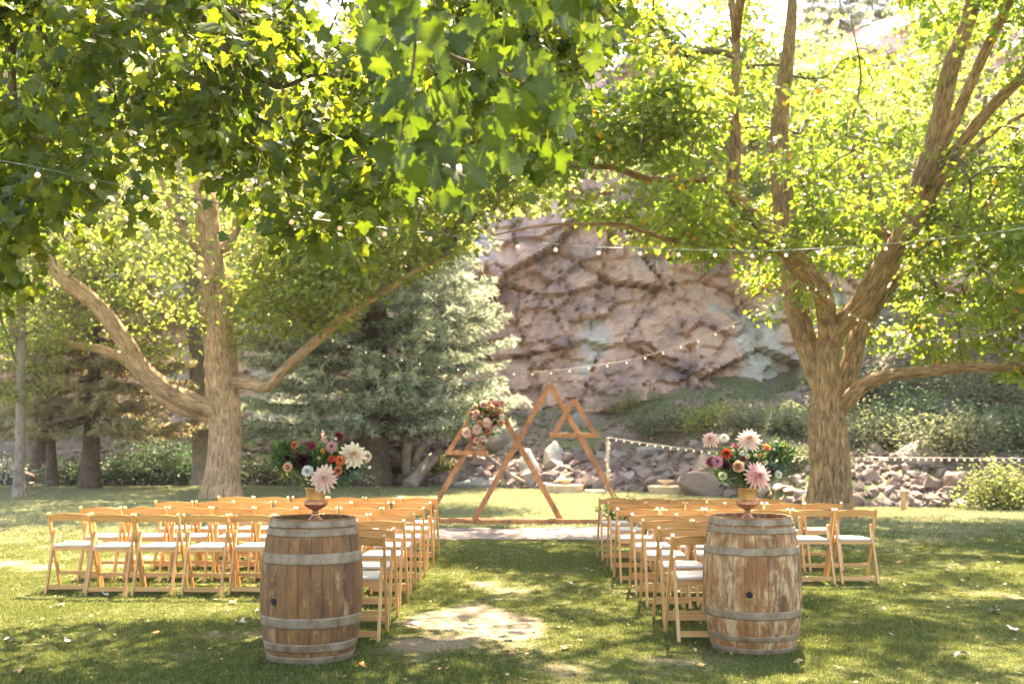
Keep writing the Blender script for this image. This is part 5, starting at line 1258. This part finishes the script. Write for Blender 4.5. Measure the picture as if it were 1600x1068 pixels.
B1 = [(-28, 250), (59, 266), (145, 284), (228, 301), (305, 315), (380, 328), (456, 340), (531, 350), (601, 359), (672, 367), (744, 375), (809, 379), (868, 384), (935, 389), (1000, 390), (1060, 392), (1117, 393), (1175, 394), (1228, 393), (1280, 390), (1330, 387), (1384, 383), (1428, 379), (1474, 374), (1528, 368), (1567, 363), (1612, 356)]
dp = lambda px: 6.2 + (px - 25) / 1575 * 4.1
B1w = [P(x, y + 2, dp(x)) for x, y in B1]
light_string('nearest string of round clear bulbs sagging across the whole view under the leaves', [q + np.array((0, 0, .024)) for q in B1w], B1w[1:-1], .0185, .0022, M_WIRE, extra=np.array((0, .02, .008)))
B2 = [(375, 480), (410, 488), (455, 506), (520, 531), (545, 540), (572, 549), (600, 555), (628, 561), (656, 567), (686, 572), (716, 576), (745, 580), (775, 582), (803, 583), (832, 583), (861, 581), (890, 578), (920, 574), (949, 570), (979, 565), (1008, 558), (1036, 550), (1064, 541), (1091, 532), (1118, 521), (1146, 508), (1172, 494), (1198, 478), (1224, 459), (1246, 438)]
d2 = lambda px: 27.0 + (px - 375) / 870 * (-7.6)
B2w = [P(x, y, d2(x)) for x, y in B2]
light_string('far string of small bulbs from the left maple to the right tree above the arch', [q + np.array((0, 0, .03)) for q in B2w], B2w[1:-1], .021, .0035, M_WIREP, False)
B3 = [(1245, 440), (1262, 448), (1275, 451), (1294, 462), (1308, 478), (1327, 490), (1340, 498), (1358, 505), (1372, 511), (1387, 517), (1403, 522), (1420, 526), (1435, 530), (1452, 533), (1475, 532), (1493, 532), (1511, 530), (1533, 526), (1555, 522), (1578, 512), (1594, 510), (1615, 500)]
B3w = [P(x, y, 18.6 - (x - 1245) / 370 * 2.2 - (.5 if 1290 < x < 1400 else 0)) for x, y in B3]
light_string('string of small bulbs running from the forked trunk to the right edge', [q + np.array((0, 0, .02)) for q in B3w], B3w[1:-1], .019, .0026, M_WIREP, False)
# post and the low string along the lawn edge
pb = gp(950, 768, 30.0)
post = empty('light_post', pb, 0, 'slim pale post carrying the low string of lights at the lawn edge', 'post')
M_POST = wood_mat('pale_post', (.36, .32, .25), (.48, .43, .34), .8); top = P(950, 684, 30.0)[2] - pb[2]
mb = MB(); tube(mb, [(0, 0, -.2), (0, 0, top * .5), (0, 0, top)], .042, 12); mb.build('pole', M_POST, post)
mb = MB(); lathe(mb, [(.001, top + .02), (.058, top + .01), (.060, top - .02), (.053, top - .022)], 12); mb.build('post_cap', M_POST, post)
fw = []; N_ = 56
for k in range(N_):
    u = k / (N_ - 1); px = 951 + u * 665; d = 29.9 + (22.7 - 29.9) * min(1, u * 1.25); py = 684 + 29 * (1 - (1 - min(1, u * 1.9)) ** 2) + u * 4
    fw.append(P(px, py, d))
light_string('low string of closely spaced bulbs along the lawn edge right of the slim post', [q + np.array((0, 0, .02)) for q in fw], fw[1:-1], .026, .006, M_WIREP, False)
wrap = [np.array((pb[0] + .062 * cos(a), pb[1] + .062 * sin(a), pb[2] + top * (1 - k / 40))) for k, a in enumerate(np.linspace(-1.6, 11, 41))]
light_string('short string of small bulbs wound down the slim pale post', wrap, wrap[3:-1:4], .028, .006, M_WIREP, False)

# ------------------------------------------------------------------ low stone tiers with bowls, wooden stand
M_SAND = plain('cut_sandstone', (.55, .42, .30), .9, var=.2, scale=7, bmp=.4)
def tier(px, py, Y, label, step):
    b = gp(px, py, Y); root = empty('stone_fountain', b, 0, label, 'fountain')
    def hexa(r, z0, z1, name, rot=.15, sq=1.0):
        mb = MB(); prism(mb, [(r * cos(rot + k * pi / 3), r * sq * sin(rot + k * pi / 3)) for k in range(6)], z0, z1, 'z'); return mb.build(name, M_SAND, root)
    hexa(.50, -.05, .11, 'lower_course'); hexa(.53, .112, .20, 'upper_course', .15); hexa(.56, .202, .235, 'cap_stone', .15)
    mb = MB(); lathe(mb, [(.10, .236), (.075, .27), (.08, .29), (.16, .33), (.23, .375), (.24, .40), (.21, .395), (.12, .35), (0, .34)], 28); mb.build('bowl', M_SAND, root)
    mb = MB(); box(mb, (step[0], -.4, -.05), (step[1], .25, .09), bev=.015); mb.build('step', M_SAND, root)
    return root
tier(883, 766, 29.9, 'low hexagonal sandstone tier with a bowl, seen through the large arch triangle', (.58, 1.15))
tier(1041, 769, 29.3, 'low hexagonal sandstone tier with a bowl, right of the arch', (.58, 1.1))
b = gp(1412, 792, 22.6); st = empty('wooden_stand', b, 0, 'small wooden post with a thin board across its top at the lawn edge', 'post')
M_OLD = wood_mat('orange_pine', (.42, .24, .11), (.6, .38, .2), .8)
mb = MB(); box(mb, (-.045, -.04, -.05), (.045, .04, .40), bev=.004); mb.build('post', M_OLD, st)
mb = MB(); box(mb, (-.16, -.05, .402), (.15, .05, .432), bev=.004); mb.build('board', wood_mat('grey_board', (.25, .2, .16), (.4, .33, .27), .9), st)

# ------------------------------------------------------------------ grass
M_BLADE = leaf_mat('grass_blade', [(0, (.045, .064, .015)), (.55, (.092, .124, .034)), (.85, (.21, .20, .09)), (1, (.40, .32, .2))], [(0, (.11, .15, .03)), (.6, (.27, .32, .08)), (1, (.58, .52, .24))], .35, .6, .15)
def tuft(seed, n, hgt, spread, wd):
    rg = np.random.default_rng(seed); pos = np.column_stack([rg.normal(size=(n, 2)) * spread, np.zeros(n)]); tip = rg.normal(size=(n, 3)) * .5 + np.array((0, 0, 1.)); h = hgt * rg.uniform(.5, 1.15, n)
    mid = pos + unit(tip) * h[:, None] * .55; tp = mid + (unit(tip) + rg.normal(size=(n, 3)) * .35 - np.array((0, 0, .2))) * h[:, None] * .5
    side = unit(np.cross(tip, rg.normal(size=(n, 3)))) * wd / 2
    v = np.stack([pos - side, pos + side, mid + side * .8, mid - side * .8, tp], 1).reshape(-1, 3); k = np.arange(n)[:, None] * 5
    mb = MB(); t = np.clip(rg.normal(.45, .22, n), 0, 1).repeat(5); mb.add(v, k + np.array([0, 1, 2, 3]), 0, t, smooth=False); mb.f.append((k + np.array([3, 2, 4]), 0, False)); return mb
M_BLADE2 = leaf_mat('sunlit_tint_grass_blade', [(0, (.13, .15, .06)), (.55, (.27, .285, .15)), (1, (.5, .46, .33))], [(0, (.25, .27, .12)), (.6, (.47, .48, .27)), (1, (.66, .62, .42))], .35, .6, .15)  # paler far-lawn blades: bright sunlight put into the grass colour
def scatter(name, label, tufts, pts, scl, cat='grass', bm=None):
    me = bpy.data.meshes.new(name); me.vertices.add(len(pts)); me.vertices.foreach_set('co', pts.astype(np.float32).ravel())
    a = me.attributes.new('scl', 'FLOAT', 'POINT'); a.data.foreach_set('value', scl.astype(np.float32)); me.update()
    o = bpy.data.objects.new(name, me); COL.objects.link(o); tag(o, label, cat, kind='stuff')
    ng = bpy.data.node_groups.new(name, 'GeometryNodeTree'); ng.interface.new_socket('Geometry', in_out='INPUT', socket_type='NodeSocketGeometry'); ng.interface.new_socket('Geometry', in_out='OUTPUT', socket_type='NodeSocketGeometry')
    N = ng.nodes; L = ng.links; gi = N.new('NodeGroupInput'); go = N.new('NodeGroupOutput'); jn = N.new('GeometryNodeJoinGeometry')
    m2p = N.new('GeometryNodeMeshToPoints'); L.new(gi.outputs[0], m2p.inputs[0])
    na = N.new('GeometryNodeInputNamedAttribute'); na.data_type = 'FLOAT'; na.inputs[0].default_value = 'scl'
    sc_out = [q for q in na.outputs if q.type == 'VALUE' and q.enabled][0]
    rv = N.new('FunctionNodeRandomValue'); rv.data_type = 'FLOAT_VECTOR'; rv.inputs[0].default_value = (-.15, -.15, 0); rv.inputs[1].default_value = (.15, .15, 6.28)
    ri = N.new('FunctionNodeRandomValue'); ri.data_type = 'INT'; ri.inputs[4].default_value = 0; ri.inputs[5].default_value = len(tufts) - 1; ri.inputs['Seed'].default_value = 3
    ri_out = [q for q in ri.outputs if q.type == 'INT'][0]
    for k, t in enumerate(tufts):
        tm = t.mesh('grass_tuft', bm or M_BLADE); to = bpy.data.objects.new('grass_tuft', tm)
        oi = N.new('GeometryNodeObjectInfo'); oi.inputs[0].default_value = to; ip = N.new('GeometryNodeInstanceOnPoints'); cmp = N.new('FunctionNodeCompare'); cmp.data_type = 'INT'; cmp.operation = 'EQUAL'
        L.new(ri_out, cmp.inputs[2]); cmp.inputs[3].default_value = k
        L.new(m2p.outputs[0], ip.inputs['Points']); L.new(cmp.outputs[0], ip.inputs['Selection']); L.new(oi.outputs['Geometry'], ip.inputs['Instance']); L.new(rv.outputs[0], ip.inputs['Rotation']); L.new(sc_out, ip.inputs['Scale'])
        L.new(ip.outputs[0], jn.inputs[0])
    L.new(jn.outputs[0], go.inputs[0]); md = o.modifiers.new('scatter', 'NODES'); md.node_group = ng; return o
rg = np.random.default_rng(99); n = 185000
y = rg.uniform(0, 1, n) ** .8 * 14.5 + 5.4; x = rg.uniform(-1, 1, n) * (y * .52 + .4); wv = worn(x, y)
dens = np.clip(1.15 - (y - 5.4) / 14, .10, 1) * (1 - .86 * np.clip(wv + .45 * vn(x * 5, y * 5, 0, 2), 0, 1)); k = rg.random(n) < dens
k &= ~((y > 15.6) & (y < 17.8) & (x > -3.1) & (x < 2.7)) & ((np.hypot(x - BL[0], y - BL[1]) > .30) & (np.hypot(x - BR[0], y - BR[1]) > .30))
x, y = x[k], y[k]; sc = rg.uniform(.6, 1.15, len(x)) * (1 - .45 * np.clip(worn(x, y), 0, 1)) * (1 + .3 * vn(x * 1.5, y * 1.5, 0, 14))
scatter('lawn_grass', 'short mown lawn grass around the chairs and barrels', [tuft(1, 16, .032, .028, .0042), tuft(2, 14, .040, .03, .0042), tuft(3, 18, .028, .03, .0046)], np.stack([x, y, lawnz(x, y) - .002], -1), sc)
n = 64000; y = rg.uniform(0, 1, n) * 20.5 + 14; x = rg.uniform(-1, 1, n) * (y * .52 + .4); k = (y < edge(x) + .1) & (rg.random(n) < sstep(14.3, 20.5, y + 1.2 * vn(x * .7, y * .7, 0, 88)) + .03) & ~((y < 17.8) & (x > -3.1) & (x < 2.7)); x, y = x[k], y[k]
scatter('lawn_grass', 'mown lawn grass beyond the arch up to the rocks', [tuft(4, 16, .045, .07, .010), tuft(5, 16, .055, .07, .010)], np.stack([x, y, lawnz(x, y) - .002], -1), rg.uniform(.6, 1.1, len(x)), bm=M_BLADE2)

# fallen leaves
M_FL = [plain('fallen_leaf_' + n_, c_, .7, var=.3, scale=60) for n_, c_ in (('tan', (.40, .24, .10)), ('pale', (.42, .44, .36)), ('orange', (.55, .22, .06)), ('green', (.16, .22, .08)))]
fm = []
for k in range(4):
    mb = MB(); V, F = T_MAPLEN; v = V.copy(); v[:, 2] = .12 * np.sin(v[:, 0] * 5 + k) + .10 * np.cos(v[:, 1] * 4 + k * 2) * (1 if k % 2 else -1) + .1; mb.add(v, F, smooth=False); fm.append(mb.mesh('fallen_leaf', M_FL[k]))
spots = [(372, 972, 1, 'left of the left barrel'), (738, 973, 3, 'in the middle of the aisle'), (643, 975, 1, 'beside the nearest left aisle chair'), (1500, 1026, 1, 'in the bottom right corner'), (1556, 955, 1, 'at the right edge, level with the right barrel'),
 (1430, 973, 2, 'in a sunny patch right of the right barrel'), (1340, 905, 2, 'under the rightmost chair of the right block'), (1300, 905, 0, 'just behind the second chair from the right end'), (246, 990, 2, 'in the left foreground'), (265, 855, 0, 'between the left chair rows'),
 (168, 930, 1, 'just behind the left end chairs'), (110, 1003, 1, 'in the left foreground near the edge'), (360, 942, 2, 'a step left of the left barrel'), (1170, 848, 0, 'between the right chair rows'), (1100, 1045, 0, 'in front of the right barrel'), (1515, 900, 0, 'far out on the right lawn'),
 (405, 955, 1, 'against the left barrel'), (795, 1025, 2, 'low in the middle of the aisle'), (885, 1018, 0, 'right of centre in the aisle'), (800, 1000, 3, 'just beyond the orange leaf in the aisle'), (1460, 924, 0, 'on the right lawn beyond the orange one'), (1590, 985, 1, 'at the extreme right edge'),
 (15, 1000, 1, 'at the extreme left edge'), (25, 1050, 0, 'in the bottom left corner'), (560, 1045, 2, 'in front of the left barrel'), (1405, 880, 0, 'right of the right block of chairs'), (95, 948, 3, 'left of the left end chair'), (1250, 1040, 0, 'a step right of the right barrel'), (690, 1050, 0, 'at the bottom of the aisle')]
CN = ['tan', 'pale grey-green', 'orange', 'green']
for k, (px, py, c_, where) in enumerate(spots):
    d = 1.48 * 1600 / (py - 690.); 
    for _ in range(3): q = P(px, py, d); d *= (EYE - .0) / max(.1, (EYE - q[2]))
    q = P(px, py, d); q[2] = float(lawnz(q[0], q[1])) + .022; s = random.uniform(.05, .085)
    o = link('fallen_leaf', fm[c_], None, q, (random.uniform(-.3, .3), random.uniform(-.3, .3), random.uniform(0, 6.28)), (s, s, s), label=f'{CN[c_]} fallen leaf {where}', cat='fallen leaf', group='fallen leaves on the lawn')

rg = np.random.default_rng(321); n = 2600; y = rg.uniform(0, 1, n) ** .7 * 13 + 5.5; x = rg.uniform(-1, 1, n) * (y * .52 + .4)
mb = MB(); put_leaves(mb, T_ROUND, np.stack([x, y, lawnz(x, y) + rg.uniform(.006, .03, n)], -1), rg.normal(size=(n, 3)) * np.array((1, 1, .25)), rg.normal(size=(n, 3)) * .35 + np.array((0, 0, 1.)), rg.uniform(.012, .045, n), rg.random(n), wid=rg.uniform(.25, 1, n))
mb.build('leaf_litter', leaf_mat('dry_litter', [(0, (.14, .085, .04)), (.5, (.34, .24, .12)), (1, (.55, .48, .33))], [(0, (.1, .06, .02)), (1, (.3, .25, .12))], .2, .7, .2), label='small dry leaf scraps and twigs scattered in the lawn', cat='leaf litter', kind='stuff')
# ------------------------------------------------------------------ air
hz_m = bpy.data.materials.new('haze_air'); hz_m.use_nodes = True; hn = hz_m.node_tree.nodes; hn.clear()
pv = hn.new('ShaderNodeVolumePrincipled'); pv.inputs['Color'].default_value = (.93, .95, 1, 1); pv.inputs['Density'].default_value = .0003; pv.inputs['Anisotropy'].default_value = .2
ho = hn.new('ShaderNodeOutputMaterial'); hz_m.node_tree.links.new(pv.outputs[0], ho.inputs['Volume'])
mb = MB(); box(mb, (-320, -320, -2.2), (320, 320, 32)); mb.build('haze', hz_m, kind='stuff')
